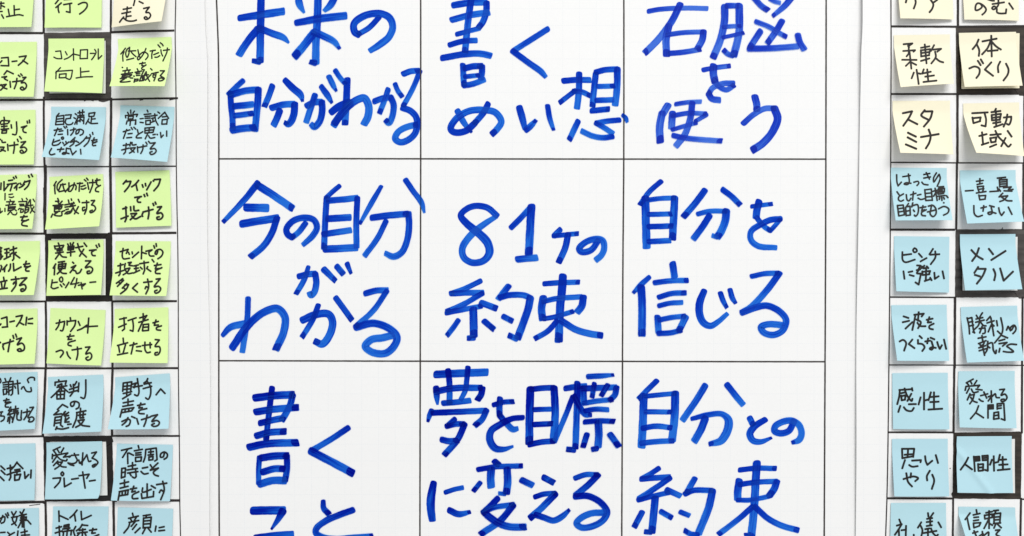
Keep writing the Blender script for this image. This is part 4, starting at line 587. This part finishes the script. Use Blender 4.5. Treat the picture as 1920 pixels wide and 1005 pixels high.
Y0, Y1 = -330, 1330
s_mid = Sheet(-0.0020, 0.0004, 11)
def e_left(X, Y):                              # the free right margin of the left sheet stands a little off the chart
    return 0.0022*smoothstep(345, 392, X)*(0.75+0.35*np.sin(Y/140.0))
def e_right(X, Y):
    return 0.0052*(1-smoothstep(1600, 1650, X))*(0.30+0.70*(1-smoothstep(0, 300, Y))+0.25*np.sin(Y/120.0+1.0)**2)
s_left = Sheet(-0.0008, 0.0004, 23, e_left)
s_right = Sheet(-0.0008, 0.0004, 37, e_right)

def tear_left(X, Y):
    f = smoothstep(300, 392, X)
    edge = 1.5*np.sin(Y/90.0) + np.where(Y < 110, -3*np.clip((110-Y)/60.0, 0, 1), 0) + (Y-CY)*0.008
    return X + f*edge
def tear_right(X, Y):
    f = 1-smoothstep(1609, 1700, X)
    return X + f*(1.2*np.sin(Y/130.0) - (Y-300)*0.0095 + 2.5*(1-smoothstep(40, 110, Y)))

mid, mo = sheet('paper_chart', s_mid, 372, 1650, Y0, Y1, 60, 60)
tag(mid, 'large white centre chart of nine squares lettered in thick blue marker', 'paper chart', 'big ruled paper sheets on the wall')
lef, lo_ = sheet('paper_chart', s_left, -420, 391, Y0, Y1, 70, 90, tear=tear_left)
tag(lef, 'white paper chart with the lime and blue sticky notes, left of the lettered chart', 'paper chart', 'big ruled paper sheets on the wall')
rig, ro_ = sheet('paper_chart', s_right, 1609.5, 2420, Y0, Y1, 70, 90, tear=tear_right)
tag(rig, 'white paper chart with cream and blue sticky notes, right of the lettered chart', 'paper chart', 'big ruled paper sheets on the wall')

def lines(parent, org, surf, spec, mat, w, seed, jit=.12, e0=.00035, name='ruled_lines', step=4):
    P = []
    for s_ in spec: P += [p*np.array([1, 1, 1.18]) for p in parse(s_, 0, 0, 1, w)]
    return strokes_mesh(name, surf, P, mat, parent, org, step, .4, 3.5, jit, e0, 3e-6, 0, seed, 1e-6)

# ruling of the centre chart: three by three squares
lines(mid, mo, s_mid, ["405,-60 406,0 409.5,100 410.3,340 410.2,660 410.5,850 411.3,1060", "788.8,-60 788.8,300 788,660 787.2,1060", "1169.8,-60 1169.6,300 1168,500 1166.5,860 1165.5,1060", "1549.3,-60 1549,100 1548.2,440 1546.8,740 1545.2,1060"], M['rule_thin'], 2.4, 5)
lines(mid, mo, s_mid, ["410,297.8 600,297.4 789,297.7 1000,298 1169.5,298.2 1380,298.2 1548.6,298.3", "410.3,676.3 560,676.6 788,677.2 1000,677.3 1168,677.6 1350,678 1546.8,678.2"], M['rule_thin'], 2.3, 6)
# ruling of the left chart
lines(lef, lo_, s_left, ["3.6|-420,63 -100,62.5 0,62 80,62; 3.6|207,60.5 262,58.6 326,57.2; 3.4|-420,188 0,187.5 80,187; 3.4|85,186.5 207,186.5; 3.2|208,186.5 270,185 333,184; 2.2|-420,313 0,312.5 84,312.6 207,312.3 330,311.6; 3.6|-420,439 0,438 84,438; 3.8|206,437.4 250,437.2 330,436.6; 3|-420,566 0,565.5 85,565.2; 3.4|211,565 331,564.6; 3.2|-420,691 0,690.6 85,690.4 210,690.6 334,690.2; 3.2|-420,819.5 0,819 82,818; 3|210,817.4 337,817.4; 4|-420,945 0,943 82,941; 4.4|212,938.8 218,938.6; 4|318,938.4 336,938.4"], M['rule'], 3.2, 8)
lines(lef, lo_, s_left, ["3.6|81.4,-120 81.6,0 82,62; 3.4|82.3,182 82,200 82.5,280 83.5,312; 5|84.5,310 85,330 84,400 84.5,438; 3.6|85.5,565 86.2,600 86,688; 4|85.5,690 83.5,740 80,818; 3.8|85.3,940 86.2,1000 86.5,1080; 3.4|208.2,-120 208,0 207.6,62; 4|208.4,184 208,230 206.5,312; 4.4|206.8,312 208.5,438; 3.4|210.4,565 210.8,690; 3.8|211,690 209,760 210,818; 4|212.6,938 213.6,1005 214,1080", "1.7|329.4,-120 329.4,0 328.4,57 329,110 330,184 330.6,312 332,400 333,440 334.2,565 334.4,690 335.4,780 336.6,860 337,940 338.4,1005 339,1080"], M['rule'], 2, 9)
for k, q in enumerate(("2.2|333,184 325,185.5 318,187", "1.5|262,188 268,187", "1.2|75,945.5 62,947 55,948", "2.4|84,322 87,325", "2.2|82,352 82.5,372 81.6,398")):
    lines(lef, lo_, s_left, [q], M['rule'], 2, 10+k, name='pen_slip', step=.5)
# ruling of the right chart
lines(rig, ro_, s_right, ["3.4|1671,49.4 1740,49.8 1796,50; 4|1796,50.3 1860,49.6 1925,49.2 2100,49.5 2420,49.5; 3.2|1670.5,176.3 1796,176.2; 2.2|1670,304.4 1740,304.8 1796,305.3 2100,305.8 2420,306; 3.6|1670,430.5 1790,430.7; 2.4|1668,557 1790,557.6; 1.8|1666.6,684.3 1790,684.6 1920,685 2420,686; 3|1665.5,810.5 1788,810.8; 3.2|1664,934.3 1787,934.8; 2.4|1916,936 2000,936.5 2420,937"], M['rule'], 3, 12)
lines(rig, ro_, s_right, ["1.9|1670.6,-120 1670.6,0 1671,100 1670.4,200 1670.2,304 1669.4,430 1668.2,557 1666.8,684 1665.4,810 1663.2,930 1660.6,1010 1659,1080", "3.8|1796.4,-120 1796.2,49; 4|1795.4,176 1795.2,305; 3.6|1794.4,305 1793.6,380 1793,430; 4|1790.8,557 1790,690; 3.6|1789.4,684 1788,812; 3.2|1787.4,934 1786.6,1005 1786,1080; 3.6|1921,176 1920.6,305; 3.2|1919,305 1918.6,430; 3.4|1917.6,557 1916.6,684 1916,812; 3.4|1914.6,934 1913.4,1005 1913,1080"], M['rule'], 3, 13)
for k, q in enumerate(("1.6|1781.2,878 1782.2,878.6", "1.4|1880,427 1878,431")):
    lines(rig, ro_, s_right, [q], M['rule'], 2, 20+k, name='pen_slip', step=.5)

# ---------------------------------------------------------------- cells scribbled black
def cell(parent, org, surf, poly, mat, extra='', seed=1):
    rnd = random.Random(seed); P = [np.array(p, float) for p in poly]; out = []
    for a, b in zip(P, P[1:]+P[:1]):
        n = max(3, int(np.linalg.norm(b-a)/2.2)); d = (b-a)/np.linalg.norm(b-a); nn = np.array([-d[1], d[0]]); ph = rnd.uniform(0, 50)
        for i in range(n):
            t = i/n; q = a+(b-a)*t + nn*0.55*float(vnoise(i*.45+ph, 0, seed)) + nn*rnd.uniform(-.12, .12); out.append(q)
    out = np.array(out); c = out.mean(0); N = len(out); K = 8
    rings = [c + (out-c)*(k/K) for k in range(1, K+1)]
    pts = np.vstack([c[None]] + rings); pos = surf.project(pts[:, 0], pts[:, 1], np.full(len(pts), .00022))
    F = [(0, 1+i, 1+(i+1) % N) for i in range(N)]
    for k in range(K-1):
        b = 1+k*N
        for i in range(N):
            j = (i+1) % N; F.append((b+i, b+N+i, b+N+j, b+j))
    o = link_mesh('blackened_cell', pos, F, mat, parent, org)
    if extra:
        e = strokes_mesh('marker_overrun', surf, parse(extra, 0, 0, 1, 5), mat, o, org, 2, .5, 3, .2, .00027, 4e-6, 0, seed, 2e-6)
    return o
cell(lef, lo_, s_left, [(82, 61.5), (208.5, 59.8), (208.5, 184.5), (82.5, 184.5)], M['scrub_grey'], "5|100,184 150,186 206,185; 3|158,189 163,186 175,188.5; 4|186,188 193,189.5 203,187", 2)
cell(lef, lo_, s_left, [(84, 438), (202, 437), (203, 435.8), (210.5, 435.8), (211, 565.5), (85.5, 565.5)], M['scrub_black'], "", 3)
cell(lef, lo_, s_left, [(81, 818), (210, 816.6), (212.6, 828), (211, 829), (213.4, 939.6), (83, 940.5)], M['scrub_black'], "4|80,942 84,943", 4)
cell(rig, ro_, s_right, [(1792, 52.4), (1800, 50.2), (1925, 48.6), (1925, 180), (1912, 179.4), (1911, 177.5), (1793, 178.5)], M['scrub_brown'], "", 5)
cell(rig, ro_, s_right, [(1791.6, 430), (1924, 429.4), (1924, 560), (1911, 560), (1910, 557.6), (1790.6, 558)], M['scrub_grey'], "", 6)
cell(rig, ro_, s_right, [(1787.5, 811.2), (1912, 809), (1916, 811), (1914.4, 936), (1787, 935), (1783.6, 926), (1786, 922)], M['scrub_brown'], "", 7)

# ---------------------------------------------------------------- blue lettering
for k, (label, dye, chars) in enumerate(PHRASES):
    ph = bpy.data.objects.new('handwritten_phrase', None); scn.collection.objects.link(ph); ph.parent = mid
    ph.empty_display_size = .02; ph['label'] = label
    for j, (ox, oy, txt) in enumerate(chars):
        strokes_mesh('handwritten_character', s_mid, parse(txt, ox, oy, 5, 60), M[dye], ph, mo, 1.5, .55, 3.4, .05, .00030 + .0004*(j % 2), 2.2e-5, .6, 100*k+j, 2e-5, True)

# ---------------------------------------------------------------- sticky notes
def corners(txt, ox, oy, sc):
    return [(ox + float(a)/sc, oy + float(b)/sc) for a, b in (t.split(',') for t in txt.split())]
class OnSheet(Note):
    pass
for i, row in enumerate(NOTES):
    col, label, ox, oy, sc, ctxt, wpen, txt = row[:8]; opt = row[8] if len(row) > 8 else {}
    grp = 'sticky notes on the %s chart' % ('lime and blue' if ox == 0 else 'cream and blue')
    base = opt.get('base', 0.0); sheet_h = 0.0007
    if 'back' in opt:
        bn = Note(corners(opt['back'][0], ox, oy, sc), sheet_h, 1.5, (.0012, .0012))
        bo, _ = bn.mesh('sticky_note', M[opt['back'][1]], 14)
        word = opt['word']
        tag(bo, '%s blank sticky note peeping out from under the %s note' % ('cream' if opt['back'][1] == 'cream' else 'whitish', word), 'sticky note', 'blank notes under other notes')
    nt = Note(corners(ctxt, ox, oy, sc), sheet_h + base*1.6, opt.get('curl', 1.2), opt.get('lift'), opt.get('roll'), opt.get('crease'))
    no, org = nt.mesh('sticky_note', M[col], 30)
    tag(no, label, 'sticky note', grp)
    pk = 0.89 if ox == 0 else 0.97
    P = parse(txt, ox, oy, sc, wpen*pk)
    for t_, x_, y_, q_, w_ in opt.get('more', []): P += parse(t_, x_, y_, q_, w_*pk)
    strokes_mesh('handwriting', nt, P, M['pen'], no, org, 1.2, .8, 2.2, .07, .00018, 6e-6, 0, 500+i, 3e-6)
